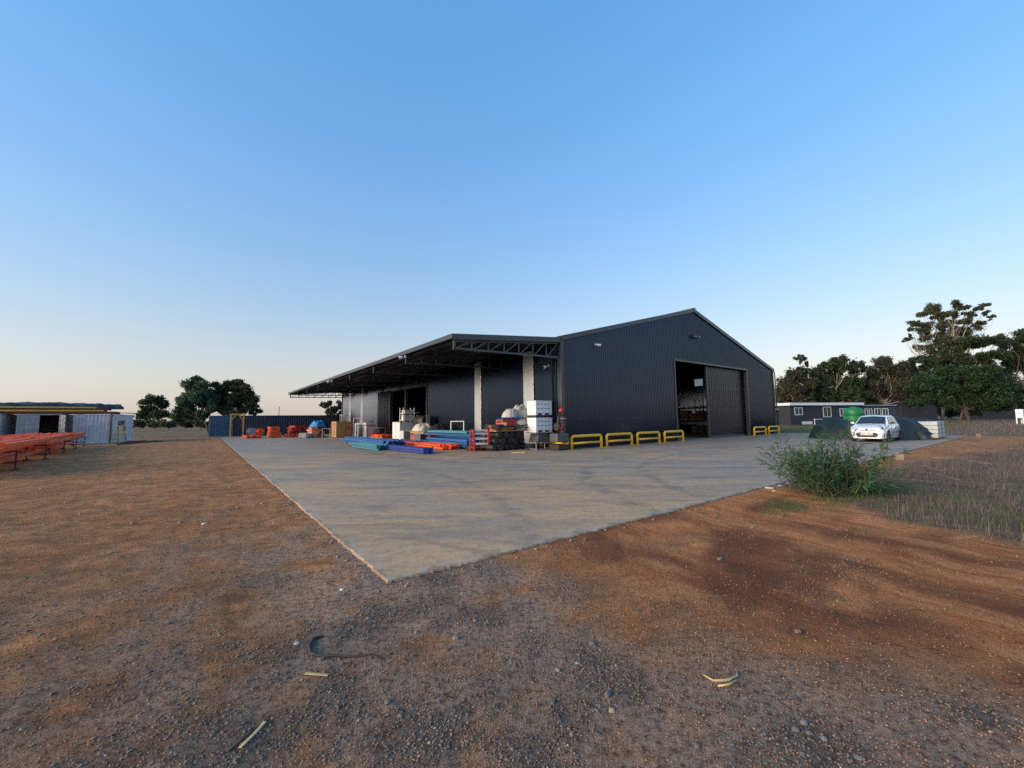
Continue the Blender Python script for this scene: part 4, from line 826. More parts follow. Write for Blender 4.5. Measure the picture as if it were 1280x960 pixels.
for k in range(4): cbeam('oldyel', -9.5 + .7 * (k % 2), -4.0, 1.5 + k * .3, 3.08, .14, .12, 'short yellow beam in the upper layer on the containers', 'upper yellow beams on the containers')
P = []
for i in range(120):
    row = []; tx = i / 119; x = -15 + 15.2 * tx
    for j in range(14):
        ty = j / 13; y = 1.1 + 3.2 * ty
        z = 2.58 + (.10 + .22 * math.sin(math.pi * ty) ** .5 * (1 - max(0, (tx - .9)) * 7)) + .42 * (float(fbm(np.array([x * 1.6 + 9]), np.array([y * 1.3]), 1.0, 4)[0]) - .3)
        if j in (0, 13): z = 2.50
        row.append((x, y, z))
    P.append(row)
tag(MB().grid(P).build('roof_tarpaulin', M['tarp'], None, clw(0, .3, .55), RZ), 'wrinkled black tarpaulin spread over the beams on the containers', 'tarpaulin')
for k, (dx, dy, z, L_) in enumerate(((-1.5, 1.0, 2.70, 3.4), (-2.5, 2.4, 2.74, 4.4))): tag(MB().tube([(0, 0, 0), (L_, .2, -.12)], .035, 6).build('roof_pole', M['brown'], None, clw(dx, dy, z), RZ), ('dark pole jutting past the right end of the container roofs', 'longer dark pole jutting out behind the pale container roof')[k], 'pole')
# yellow stepped trestle and red tubes by the pale container
ys = thing('yellow_trestle', 'yellow steel trestle leaning by the side of the pale container', 'trestle', gp(149, 554, -.05), RZ - .5)
for x in (-.32, .32):
    for s_ in (-1, 1): MB().bar((x, s_ * .38, 0), (x * .7, s_ * .05, 1.55), .06).build('leg', M['oldyel'], ys)
    for z in (.35, .75, 1.15): MB().bar((x * (1 - z * .2), -.38 + z * .21, z), (x * (1 - z * .2), .38 - z * .21, z), .04).build('side_rung', M['oldyel'], ys)
for z in (.45, .95, 1.5): MB().bar((-.3, -.38 + z * .21, z), (.3, -.38 + z * .21, z), .05).build('rung', M['oldyel'], ys); MB().bar((-.3, .38 - z * .21, z), (.3, .38 - z * .21, z), .05).build('rung', M['oldyel'], ys)
MB().bar((-.2, -.05, 1.1), (.75, -.3, .95), .04).build('brace', M['oldyel'], ys)
for k in range(6):
    a_ = gp(146 + k * 3, 556 - k * .7, -.02); b_ = gp(203 - k * 7, 551.6 + (k % 3) * .6, -.02); z = .03 + .05 * (k % 2)
    tag(MB().tube([(0, 0, 0), tuple(b_ - a_)], .045, 8).build('red_tube', M['maroon'], None, a_ + Vector((0, 0, z))), 'dark red steel tube lying on the dirt beside the pale container', 'tube', 'red tubes on the dirt')
# navy container and the amber gantry
nc = container(LW(-12.85, 45.6, -.06), RZ - math.pi / 2, 12.2, 'conblue', 'long navy container at the far end of the slab', 'panel')
nc.location = LW(-12.2, 48.0, -.06); nc.rotation_euler = (0, 0, RZ - math.pi / 2)
nc3 = container(LW(-14.75, 45.7, -.06), RZ, 6.06, 'conmid', 'mid blue container end left of the amber gantry frame', 'panel')
nc2 = container(LW(-.4, 48.3, -.06), RZ - math.pi / 2, 6.06, 'conblue', 'second navy container behind the far corner of the warehouse', 'panel')
tag(MB().tube([(0, 0, 0), (0, 0, 1.2)], .04, 6).build('aerial_pole', M['steel'], None, LW(-7.3, 46.6, 2.53)), 'thin dark pole standing on the navy container roof', 'pole')
gy = thing('gantry_frame', 'amber steel goalpost frame with corner braces in front of the navy container', 'frame', LW(-12.0, 44.9, -.05), RZ)
for x in (-.65, .65): MB().box(x - .08, x + .08, -.08, .08, 0, 2.62).build('post', M['gantry'], gy); MB().box(x - .2, x + .2, -.25, .25, 0.0, .03).build('foot_plate', M['gantry'], gy)
MB().box(-.80, .80, -.08, .08, 2.625, 2.80).build('crossbeam', M['gantry'], gy)
for s_ in (-1, 1): MB().bar((s_ * .58, 0, 1.95), (s_ * .15, 0, 2.62), .09).build('brace', M['gantry'], gy)

# ------------------------------------------------------------------ orange beams on trestles at the left edge
L0, L1 = gp(-40, 603, -.05), gp(100, 557, -.05)
for k in range(5):
    f = (.14, .36, .58, .78, .96)[k]; p = L0.lerp(L1, f); t = thing('support_trestle', ('front dark trestle carrying the orange beams at the left edge', 'second dark trestle under the orange beams', 'third dark trestle under the orange beams', 'fourth dark trestle under the orange beams', 'farthest dark trestle under the orange beams')[k], 'trestle', p, RZ)
    for x in (-2.4, -1.7, -1.0, -.3, .3):
        MB().bar((x, 0, 0), (x, 0, .66), .04).build('leg', M['brown'], t); MB().bar((x, -.35, .04), (x, .35, .04), .06).build('foot', M['brown'], t)
    MB().bar((-2.6, 0, .69), (.42, 0, .69), .06, .06).build('cross_rail', M['brown'], t)
dirv = (L1 - L0).normalized(); ang = math.atan2(dirv.y, dirv.x) - math.pi / 2; Lb = (L1 - L0).length
[MB().bar((-2.5, 0, .30), (.35, 0, .30), .05).build('lower_rail', M['brown'], t_) for t_ in bpy.data.objects if t_.name.startswith('support_trestle')]
bm1 = beam_mesh('orange_crossbar', 'orange', 8.2, .10, .13); bm2 = beam_mesh('orange_crossbar', 'orange', 9.4, .10, .13); random.seed(77)
for k in range(17):
    for q in range(3):
        me = (bm1, bm2)[(k + q) % 2]; off = -2.6 + k * .19 + (.05 if k % 2 else 0) + random.uniform(-.05, .05)
        o = link('orange_crossbar', me, None, L0.lerp(L1, (.02, .33, .62)[q]) + U * off + Vector((0, 0, .785 + (.165 if (k * 7 + q * 3) % 2 == 0 else 0))) + dirv * random.uniform(-.5, .5), ang + random.uniform(-.03, .03)); tag(o, 'orange crossbar laid on the dark trestles at the left edge', 'crossbar', 'orange crossbars on the trestles')

for k in range(9):
    for q in range(2):
        o = link('orange_crossbar', bm1, None, L0.lerp(L1, (.1, .5)[q]) + U * (-2.3 + k * .3 + random.uniform(-.05, .05)) + Vector((0, 0, .36)) + dirv * random.uniform(-.4, .4), ang + random.uniform(-.03, .03)); tag(o, 'orange crossbar on the lower tier of the dark trestles', 'crossbar', 'orange crossbars on the lower tier')

# ------------------------------------------------------------------ white hatchback
def make_car():
    ox = gp(1094, 552.5); t = thing('parked_car', 'white five-door hatchback parked on the slab facing the camera', 'car', ox + U * 1.55 + V * .25, RZ + math.pi); t.scale = (1.06, 1.06, 1.06)
    # local x forward, y left
    WX = (1.22, -1.27); WR = .30
    def zb(x):
        z = .21
        for wx in WX:
            d = abs(x - wx)
            if d < .37: z = max(z, .02 + math.sqrt(.37 ** 2 - d * d) + .30)
        return z
    def zt(x):
        pts = [(-1.93, .62), (-1.88, .92), (-1.7, 1.02), (-1.2, 1.0), (.5, .97), (.95, .98), (1.35, .90), (1.65, .82), (1.82, .73), (1.91, .60), (1.93, .5)]
        for (a, za), (b, zb_) in zip(pts, pts[1:]):
            if a <= x <= b: return za + (zb_ - za) * (x - a) / (b - a)
        return .5
    def hw(x):
        if x > 1.2: return .84 - .20 * ((x - 1.2) / .73) ** 2.4
        if x < -1.3: return .84 - .12 * ((-1.3 - x) / .63) ** 2
        return .84
    xs = sorted(set([-1.93 + 3.86 * i / 90 for i in range(91)])); P = []
    for x in xs:
        w_, b, tp = hw(x), zb(x), zt(x); m_ = min(max(b + .05, .46), tp - .08); sec = [(w_ - .03, b), (w_, max(b + .02, m_)), (w_ - .005, max(b + .03, min(.70, tp - .06))), (w_ - .045, tp - .035), (w_ - .15, tp), (w_ * .45, tp + .018), (0, tp + .022)]
        P.append([(x, y, z) for y, z in sec] + [(x, -y, z) for y, z in sec[-2::-1]])
    body = MB().grid(P, True)
    for row in (P[0], P[-1]): body.add(row, [tuple(range(len(row)))])
    body.build('body', M['carpaint'], t)
    MB().box(-1.85, 1.85, -.70, .70, .20, .24).build('underside', M['black'], t); MB().box(1.0, 1.45, -.72, .72, .24, .62).box(-1.5, -1.05, -.72, .72, .24, .62).build('wheel_well', M['black'], t)
    # greenhouse: pillars and roof in body colour, glass set slightly proud
    st = [(1.02, .96, .97, .74), (.30, 1.40, .0, .60), (-.05, 1.475, 0, .585), (-.9, 1.49, 0, .57), (-1.42, 1.44, 0, .555), (-1.78, 1.02, 0, .68)]
    G = [[(1.02, .76, .955), (1.02, .72, .965), (1.02, 0, 1.0)], [(.28, .775, .96), (.30, .60, 1.40), (.27, 0, 1.45)], [(-.05, .775, .96), (-.05, .585, 1.465), (-.05, 0, 1.505)], [(-.9, .775, .97), (-.9, .575, 1.475), (-.9, 0, 1.515)], [(-1.42, .765, .98), (-1.42, .56, 1.43), (-1.44, 0, 1.47)], [(-1.80, .72, .99), (-1.80, .66, 1.02), (-1.82, 0, 1.03)]]
    gh = MB()
    for s_ in (1, -1): gh.grid([[(x, y * s_, z) for x, y, z in (r if s_ > 0 else r[::-1])] for r in G], False)
    gh.build('cabin', M['carpaint'], t)
    lift = lambda p, d: tuple(Vector(p) + Vector(d))
    ws = [(.99, .66, .985), (.99, -.66, .985), (.345, -.55, 1.385), (.345, .55, 1.385)]; c0_, c1_ = (1.0, 0, 1.022), (.325, 0, 1.43)
    MB().add([lift(ws[0], (.012, 0, .014)), lift(c0_, (.014, 0, .014)), lift(c1_, (.012, 0, .014)), lift(ws[3], (.012, 0, .014)), lift(ws[1], (.012, 0, .014)), lift(ws[2], (.012, 0, .014))], [(0, 1, 2, 3), (1, 4, 5, 2)], False).build('windscreen', M['glass'], t)
    MB().add([(-1.765, .6, 1.075), (-1.80, 0, 1.09), (-1.50, 0, 1.44), (-1.475, .5, 1.40), (-1.765, -.6, 1.075), (-1.475, -.5, 1.40)], [(3, 2, 1, 0), (2, 5, 4, 1)]).build('rear_window', M['glass'], t)
    for s_ in (1, -1):
        def side(pts, nm='side_window'): MB().add([(x, s_ * y, z) for x, y, z in pts], [(0, 1, 2, 3)]).build(nm, M['glass'], t)
        side([(.72, .772, 1.0), (-.28, .783, 1.0), (-.28, .602, 1.42), (.27, .622, 1.385)]); side([(-.36, .783, 1.0), (-1.18, .780, 1.01), (-1.18, .602, 1.41), (-.36, .600, 1.425)]); side([(-1.24, .779, 1.03), (-1.56, .742, 1.05), (-1.40, .612, 1.36), (-1.24, .603, 1.395)])
        m_ = MB().box(.62, .72, s_ * .80 if s_ > 0 else -.98, .98 if s_ > 0 else -.80, 1.0, 1.12).build('mirror', M['carpaint'] if s_ < 0 else M['black'], t, bevel=.03)
        hl = MB().add([(1.895, s_ * .42, .60), (1.70, s_ * .76, .66), (1.50, s_ * .80, .86), (1.66, s_ * .58, .80), (1.80, s_ * .40, .715)] + [(1.6, s_ * .42, .58), (1.45, s_ * .70, .62), (1.4, s_ * .7, .8), (1.5, s_ * .5, .75), (1.6, s_ * .4, .68)], [(0, 1, 2, 3, 4) if s_ < 0 else (4, 3, 2, 1, 0)] + [(i, (i + 1) % 5, 5 + (i + 1) % 5, 5 + i) for i in range(5)]).build('headlight', M['lens'], t)
        MB().tube([(1.74, s_ * .60, .70), (1.80, s_ * .60, .69)], .07, 12).build('bulb_housing', M['dkgrey'], hl)
        MB().add([(1.90, s_ * .48, .30), (1.78, s_ * .74, .33), (1.75, s_ * .745, .46), (1.885, s_ * .50, .43)], [(0, 1, 2, 3) if s_ < 0 else (3, 2, 1, 0)]).build('fog_lamp_recess', M['black'], t, (.03, 0, 0)); MB().tube([(1.84, s_ * .60, .385), (1.885, s_ * .60, .385)], .05, 10).build('fog_lamp', M['lens'], t)
        MB().box(-1.0, .9, s_ * .845 - .006, s_ * .845 + .006, .52, .56).build('rub_strip', M['dkgrey'], t)
        for x in (.72, -.32, -1.05): MB().box(x - .006, x + .006, s_ * .838 - .006, s_ * .838 + .006, .45, .95).build('door_gap', M['black'], t)
        MB().box(-.16, -.02, s_ * .84 - .02, s_ * .84 + .02, .80, .83).build('door_handle', M['carpaint'], t)
    gr = MB().add([(1.955, -.50, .42), (1.955, .50, .42), (1.945, .40, .28), (1.945, -.40, .28), (1.955, -.42, .535), (1.955, .42, .535), (1.7, -.5, .42), (1.7, .5, .42), (1.7, -.4, .28), (1.7, .4, .28), (1.7, -.42, .535), (1.7, .42, .535)], [(0, 1, 5, 4), (3, 2, 1, 0), (4, 5, 11, 10), (3, 8, 9, 2)]).build('lower_grille', M['black'], t)
    for z in (.33, .39, .47): MB().box(1.957, 1.963, -.40, .40, z, z + .012).build('grille_bar', M['dkgrey'], gr)
    MB().box(1.80, 1.905, -.34, .34, .625, .665).build('upper_grille', M['black'], t); MB().box(1.80, 1.908, -.30, .30, .64, .65).build('chrome_strip', M['chrome'], t)
    MB().tube([(1.88, 0, .70), (1.90, 0, .695)], .05, 14).build('badge', M['royal'], t)
    npl = MB().box(1.964, 1.976, -.26, .26, .40, .51).build('number_plate', M['plate'], t)
    for k, y in enumerate((-.20, -.14, -.08, .03, .09, .15, .20)): MB().box(1.977, 1.979, y - .018, y + .018, .425, .485).build('plate_character', M['dkgrey'], npl)
    for wx in WX:
        for s_ in (1, -1):
            tw = MB().lathe([(.17, -.085), (.27, -.09), (.30, -.06), (.30, .06), (.27, .09), (.17, .085)], 28)
            wo = tw.build('wheel', M['rubber'], t, (wx, s_ * .745, WR)); wo.rotation_euler = (R(90), 0, 0)
            MB().lathe([(.0, -.05), (.05, -.06), (.185, -.04), (.185, .04), (.05, .06), (0, .05)], 24).build('rim', M['grey'], wo)
            for q in range(7): a = q * 2 * math.pi / 7; MB().bar((.05 * math.cos(a), .05 * math.sin(a), s_ * -.062), (.17 * math.cos(a), .17 * math.sin(a), s_ * -.055), .035, .02, (0, 0, 1)).build('spoke', M['chrome'], wo)
    MB().tube([(.2, .3, 1.5), (-.05, .3, 1.85)], .006, 5).build('aerial', M['black'], t)
    for s_ in (.1, -.45): MB().tube([(1.04, s_, 1.02), (.80, s_ + .42, 1.16)], .010, 5).build('wiper', M['black'], t)
    return t
white_car = make_car()
# ------------------------------------------------------------------ covered heaps, panels and small things on the right of the slab
heap('covered_pile', 'shade', gp(1035, 548) + U * 1.6, RZ + .2, 2.5, 1.5, 1.34, 'lumpy heap under a black tarpaulin behind the leafy shrub', 'heap', 71, 34, 4.0, wrinkle=.24, peak=(.5, 0))
def shade_cloth():
    rs = np.random.RandomState(5); P = []; n = 100
    for i in range(n + 1):
        u = i / n; x = 4.4 * u; top = 1.50 - .28 * u ** 1.3 + .10 * math.sin(u * 9) * (1 - u); tip = max(0, (u - .34) / .66)
        half = 1.25 * (1 - tip) ** .8 + .05; low = 0.004 + 1.16 * min(1, tip * 1.25) ** 1.0; row = []
        for j in range(49):
            v = j / 24 - 1; y = v * half + .35 * tip; q = abs(v); z = low + (top - low) * (1 - q ** 1.5); fo = float(fbm(np.array([x * 2.2 + 40]), np.array([y * .8 + v * 2]), 1.0, 4)[0]) - .5
            rg = abs(float(fbm(np.array([x * 1.1 + y * 1.7 + 11]), np.array([x * .5 - y * .6]), 1.3, 4)[0]) - .5); z += (fo * .40 * q * (1.15 - q) - rg * .55 * (1.05 - q)) * (1.3 - tip); y += fo * .45 * q - rg * .3 * v; fl = (math.sin(x * 6.5 + 2 * math.sin(x * 1.7) + 2 * v) * .5 + math.sin(x * 11 + 1.3) * .35) * q ** 1.5; y += fl * .16 * (1 if v > 0 else -1) * (1 - tip * .7); row.append((x, y, max(.004, z)))
        if i == 0:
            for zz, xx in ((.0, -.45), (.35, -.30), (.7, -.15), (.92, -.05)): P.append([(x + xx + .10 * math.sin(j * 1.3) * (1 - zz), r[1] * (.9 + .1 * zz), max(.004, r[2] * zz)) for j, r in enumerate(row)])
        P.append(row)
    return tag(MB().grid(P).build('shade_cloth_heap', M['shade'], None, LW(20.35, -9.2), RZ - .47), 'pointed dark shade cloth draped over a heap right of the white car', 'shade cloth')
shade_cloth()
heap('covered_pile', 'tarp', LW(21.2, -9.6), RZ - .47, .9, .7, 1.0, 'dark bulk under the shade cloth beside the car', 'heap', 72, 20, 2.5, wrinkle=.05)
pst = gp(1156, 549.5); pst2 = LW(23.35, -10.75)
pn = thing('panel_stack', 'stack of pale blue insulated panels under the shade cloth at the slab end', 'panel stack', pst2, RZ)
for k in range(4): MB().box(-1.5 + .05 * k, 1.55 - .1 * (k % 2), -.5, .7, .12 + k * .26, .36 + k * .26).build('panel', M['panel'], pn, bevel=.01)
for x in (-1.3, 0, 1.3): MB().box(x, x + .12, -.48, .68, .003, .118).build('bearer', M['wood'], pn)
for x in (.1, 1.3): MB().box(x, x + .05, -.515, -.502, .1, 1.16).build('strap', M['black'], pn)
for k in range(4): tag(MB().box(0, 1.3 - .15 * k, 0, .12, 0.003 + .0, .06).build('timber_batten', M['wood'] if k % 2 else M['brown'], None, LW(20.7 + .3 * k, -11.1 + .16 * k, .003 + .0), RZ + .12 * k - .1), 'short dark timber batten lying on the slab before the shade cloth', 'timber', 'loose timber battens by the shade cloth')
for (px, py), lab in (((1125, 575), 'weathered concrete block at the slab edge behind the shrub'), ((1223, 547), 'weathered concrete block at the far right end of the slab')):
    tag(MB().box(-.12, .12, -.12, .12, 0, .27).build('concrete_block', M['concrete_block'], None, gp(px, py, -.06), RZ + .2, .02), lab, 'block')
# ------------------------------------------------------------------ low houses, tank and sheds on the right
def window(parent, x, z, w_, h_, y=0, n=2):
    f = MB().box(x - w_ / 2 - .1, x + w_ / 2 + .1, y - .06, y - .005, z - h_ / 2 - .1, z - h_ / 2).box(x - w_ / 2 - .1, x + w_ / 2 + .1, y - .06, y - .005, z + h_ / 2, z + h_ / 2 + .1).box(x - w_ / 2 - .1, x - w_ / 2, y - .06, y - .005, z - h_ / 2, z + h_ / 2).box(x + w_ / 2, x + w_ / 2 + .1, y - .06, y - .005, z - h_ / 2, z + h_ / 2).build('window', M['frame'], parent)
    for k in range(n): MB().box(x - w_ / 2 + k * w_ / n + .02, x - w_ / 2 + (k + 1) * w_ / n - .02, y - .035, y - .012, z - h_ / 2, z + h_ / 2).build('pane', M['dullpane'], f)
    for k in range(1, n): MB().box(x - w_ / 2 + k * w_ / n - .04, x - w_ / 2 + k * w_ / n + .04, y - .055, y - .006, z - h_ / 2, z + h_ / 2).build('mullion', M['frame'], f)
def mk_house(pxa, pxb, D0, D1, z1, name, label, wallm, roofm, rooft=.45, over=.4):
    a, b = base(pxa, D0, -.05), base(pxb, D1, -.05); d = b - a; rz = math.atan2(d.y, d.x); L_ = d.length
    t = thing(name, label, 'house', a, rz); MB().box(0, L_, 0, 7, 0, z1).build('wall', M[wallm], t); MB().box(-over, L_ + over * .2, -over, 7.4, z1 + .004, z1 + rooft).build('roof', M[roofm], t, bevel=.03); return t, L_
h1, l1 = mk_house(988, 1078, 70, 74, 3.45, 'long_house', 'long low dark house with a white roof edge behind the lawn', 'housewall', 'frame')
window(h1, 1.8, 2.45, 1.5, 1.1); window(h1, l1 * .50, 2.3, 1.6, 1.6); window(h1, l1 * .72, 2.2, 1.2, 1.2)
MB().box(2.4, 4.6, -.04, -.004, .2, .7).build('plinth_panel', M['frame'], h1); MB().bar((3.6, -1.2, 1.05), (8.5, -1.2, 1.05), .12).build('handrail', M['frame'], h1)
for x in (3.7, 6, 8.4): MB().bar((x, -1.2, 0), (x, -1.2, 1.05), .1).build('rail_post', M['frame'], h1)
h2, l2 = mk_house(1078.5, 1120, 74.6, 76, 3.3, 'annex_house', 'slate house annex with four small white framed windows behind the car', 'houseblue', 'grey', .2, .3)
for x, w_ in ((.11, .6), (.24, .6), (.45, 1.5), (.68, 1.5)): window(h2, l2 * x, 2.2, w_ * .8, 1.1, n=1 if w_ < 1 else 2)
h3, l3 = mk_house(962, 985, 74, 74, 2.75, 'porch_house', 'small house with a white posted porch at the warehouse corner', 'houseblue', 'frame', .3, .3)
for k in range(5): MB().box(k * l3 / 4 - .12, k * l3 / 4 + .12, -1.7, -1.45, 0, 2.74).build('porch_post', M['frame'], h3)
MB().box(-.2, l3 + .1, -1.8, -.4, 2.76, 3.0).build('porch_roof', M['frame'], h3)
gt = thing('water_tank', 'round bright green plastic water tank behind the tarpaulin heap', 'tank', base(1067, 46, -.05))
MB().lathe([(.85, 0), (.9, .1), (.9, .7), (.87, .74), (.9, .78), (.9, 1.5), (.87, 1.54), (.9, 1.58), (.88, 2.25), (.7, 2.42), (.3, 2.52), (0, 2.54)], 28).build('shell', M['green'], gt); MB().lathe([(.26, 2.50), (.26, 2.62), (0, 2.63)], 16).build('lid', M['green'], gt)
for pa, pb, D, z1, lab, m_ in ((1128, 1172, 100, 6.0, 'dark brown windowless shed left of the round green tree', 'brownwall'), (1233, 1274, 110, 5.0, 'dark shed under the trees near the right edge', 'housewall')):
    a, b = base(pa, D, -.05), base(pb, D, -.05); L_ = (b - a).length; t = thing('dark_shed', lab, 'shed', a)
    MB().box(0, L_, 0, 6, 0, z1).build('wall', M['housewall'], t); MB().box(-.3, L_ + .3, -.3, 6.3, z1 + .003, z1 + .2).build('roof', M['steel'], t)
    MB().box(L_ * .6, L_ * .6 + 1.5, -.04, -.003, 1.4, 2.7).build('window', M['dullpane'], t)
wf = thing('white_stand', 'white slatted stand at the right edge before the trees', 'stand', base(1277, 62, -.05), .2)
for x in (-.35, .5):
    for y in (-.35, .35): MB().bar((x * 1.2, y, 0), (x, y, 2.0), .12).build('leg', M['frame'], wf)
MB().box(-.42, -.30, -.4, .4, .95, 2.25).build('back_panel', M['frame'], wf); MB().box(-.28, .7, -.4, .4, .9, 1.0).build('seat', M['frame'], wf); MB().bar((-.3, -.4, 2.15), (.9, -.4, 2.1), .1).build('top_bar', M['frame'], wf)
tag(MB().tube([(0, 0, 0), (0, 0, 7.6)], .12, 8).tube([(-.8, 0, 7.0), (.8, 0, 7.0)], .06, 6).build('utility_pole', M['bark'], None, base(967.5, 72, -.05)), 'thin utility pole just right of the warehouse corner', 'pole')
tag(MB().tube([(0, 0, 0), (0, 0, 7.0)], .10, 8).tube([(-.5, 0, 6.6), (.5, 0, 6.6)], .05, 6).build('utility_pole', M['bark'], None, base(971, 84, -.05)), 'farther utility pole beside the first one at the warehouse corner', 'pole')

# ------------------------------------------------------------------ trees
def leaf_cloud(name, centers, radii, counts, size, mat, seed, parent, origin, aspect=.55, droop=0, shell=.5):
    rs = np.random.RandomState(seed); P = []
    for c, r, n in zip(centers, radii, counts):
        # each clump is itself made of small tufts so that gaps stay open between them
        nt_ = max(3, n // 14); d = rs.normal(size=(nt_, 3)); d /= np.linalg.norm(d, axis=1)[:, None]; rad = rs.rand(nt_) ** shell
        tc = d * rad[:, None] * np.array(r); tid = rs.randint(0, nt_, n); off = rs.normal(size=(n, 3)) * np.array(r) * .24
        P.append(np.array(c) + tc[tid] + off)
    P = np.concatenate(P) - np.array(origin); n = len(P)
    a = rs.normal(size=(n, 3)); a[:, 2] -= droop; a /= np.linalg.norm(a, axis=1)[:, None]; b = np.cross(a, rs.normal(size=(n, 3))); b /= np.linalg.norm(b, axis=1)[:, None]
    s_ = size * rs.uniform(.5, 1.3, n)[:, None]; a *= s_; b *= s_ * aspect
    V_ = np.stack([P - a, P + b, P + a, P - b], 1).reshape(-1, 3); F_ = np.arange(n * 4).reshape(n, 4)
    return link(name, np_mesh(name, V_, F_, mat), parent)
LEAF = {'dark': leafmat('dark_leaves', (.016, .026, .013), (.055, .08, .036), .15), 'olive': leafmat('olive_leaves', (.025, .026, .015), (.08, .076, .042), .2), 'green': leafmat('green_leaves', (.013, .030, .012), (.042, .085, .03), .2), 'euc': leafmat('gum_leaves', (.03, .036, .022), (.10, .11, .06), .2), 'teal': leafmat('willow_leaves', (.024, .05, .03), (.085, .145, .08), .2)}
def tree(name, label, bpx, D, clumps, leaf, size, dens, seed, group=None, trunk='bark', tw=.28, fork=None, cat='tree', spread=.8, bases=None, droop=.2):
    rnd = random.Random(seed); o = base(bpx, D, -.08); t = thing(name, label, cat, o, 0, group); k = D / F; C, Rr, N_, T_ = [], [], [], []
    for px, py, rx, ry in clumps:
        c = at(px, py, D + rnd.uniform(-1, 1) * spread * rx * k); T_.append(c)
        for q in range(6):
            a_ = rnd.uniform(0, 6.28); e_ = rnd.uniform(.2, 1.0); f_ = rnd.uniform(.34, .66)
            C.append(c + Vector((math.cos(a_) * e_ * rx * k, rnd.uniform(-.7, .7) * rx * k, math.sin(a_) * e_ * ry * k))); Rr.append((rx * k * f_, rx * k * f_, max(ry * k * f_, rx * k * f_ * .75))); N_.append(max(16, int(dens * rx * ry * .36)))
    leaf_cloud('crown', C, Rr, N_, size, LEAF[leaf], seed, t, o, droop=droop)
    mb = MB(); top = sum(C, Vector()) / len(C); fk = Vector((top.x * .4 + o.x * .6, top.y * .4 + o.y * .6, (fork if fork else max(1.2, (top.z) * .45)))) - o
    def limb(p, q, r0, r1):
        m1 = p.lerp(q, .35) + Vector((rnd.uniform(-1, 1), rnd.uniform(-1, 1), rnd.uniform(-.3, .6))) * (q - p).length * .09; m2 = p.lerp(q, .7) + Vector((rnd.uniform(-1, 1), rnd.uniform(-1, 1), rnd.uniform(0, .6))) * (q - p).length * .08
        mb.tube([p, m1, m2, q], [r0, r0 * .75 + r1 * .25, r0 * .4 + r1 * .6, r1], 7)
    for bi in (bases or (0,)): limb(Vector((bi, 0, 0)), fk, tw, tw * .7)
    for c in T_: limb(fk, c - o, tw * .5, tw * .06)
    for c in C[::2]: limb(fk.lerp(c - o, .55), c - o, tw * .14, tw * .03)
    mb.build('trunk', M[trunk], t); return t
G1 = 'trees behind the low houses'
tree('gum_tree', 'olive gum tree right beside the warehouse corner', 992, 96, [(986, 476, 8, 10), (995, 470, 9, 10), (1006, 474, 9, 10), (985, 490, 8, 9), (1000, 489, 10, 9), (1010, 491, 7, 8), (980, 498, 5, 6), (992, 500, 10, 4), (1008, 500, 8, 4)], 'olive', .24, 15, 101, G1, 'palebark', .22)
tree('slender_gum_tree', 'slender gum tree with a few high tufts above its neighbours', 1003, 125, [(1002, 447, 6, 2.6), (1009, 455, 2.6, 3), (1004, 461, 5, 3), (1000, 453, 2, 2)], 'euc', .32, 26, 102, G1, 'palebark', .13, fork=12)
tree('gum_tree', 'dense dark gum tree behind the long low house', 1040, 98, [(1022, 470, 9, 11), (1032, 462, 9, 10), (1044, 457, 10, 9), (1056, 457, 10, 10), (1067, 466, 9, 11), (1050, 475, 12, 10), (1034, 480, 11, 10), (1020, 487, 9, 9), (1062, 483, 11, 10), (1078, 459, 5, 6), (1045, 491, 10, 6), (1025, 498, 11, 5), (1045, 500, 12, 4), (1064, 497, 11, 5), (1076, 480, 6, 9), (1076, 494, 7, 6)], 'dark', .24, 15, 103, G1, 'palebark', .28)
tree('gum_tree', 'brownish gum tree behind the slate annex', 1100, 100, [(1090, 470, 8, 9), (1100, 460, 9, 9), (1112, 455, 9, 8), (1124, 460, 8, 9), (1094, 485, 9, 9), (1108, 478, 10, 10), (1120, 480, 9, 10), (1132, 472, 7, 9), (1082, 484, 6, 8), (1088, 497, 9, 6), (1104, 496, 10, 6), (1120, 496, 10, 6), (1134, 488, 8, 9), (1138, 500, 7, 6)], 'olive', .24, 14, 104, G1, 'palebark', .25)
tree('eucalyptus_tree', 'tallest eucalyptus with open tufted crown at the upper right', 1178, 105, [(1167, 386, 10, 4.5), (1180, 391, 7, 4), (1197, 381, 8, 4.5), (1155, 393, 6, 3.5), (1146, 405, 7, 4), (1132, 424, 4, 3), (1139, 421, 3, 3), (1160, 408, 8, 5), (1185, 405, 9, 5), (1227, 385, 6.5, 5), (1239, 397, 3.5, 3), (1220, 407, 7, 5), (1209, 392, 6, 4), (1193, 413, 9, 6), (1175, 421, 9, 6), (1150, 432, 7, 5), (1167, 436, 9, 7), (1186, 430, 10, 7), (1205, 420, 8, 5), (1172, 398, 7, 5), (1190, 394, 7, 5), (1152, 415, 7, 5), (1205, 402, 7, 5), (1178, 412, 8, 5), (1160, 422, 8, 5), (1140, 412, 4, 3), (1214, 396, 5, 4), (1232, 391, 4, 4), (1203, 385, 5, 4)], 'euc', .21, 24, 105, None, 'palebark', .33, fork=9, spread=1.0)
tree('gum_tree', 'broad dark gum tree right of the tallest eucalyptus', 1212, 102, [(1200, 434, 11, 8), (1215, 427, 11, 7), (1230, 431, 11, 7), (1246, 427, 10, 6), (1180, 446, 12, 9), (1205, 450, 14, 9), (1232, 446, 13, 8), (1160, 455, 11, 9), (1145, 450, 9, 7), (1136, 464, 8, 8), (1250, 445, 8, 8), (1140, 478, 9, 8), (1155, 470, 9, 8)], 'dark', .23, 17, 106, None, 'bark', .35, fork=7)
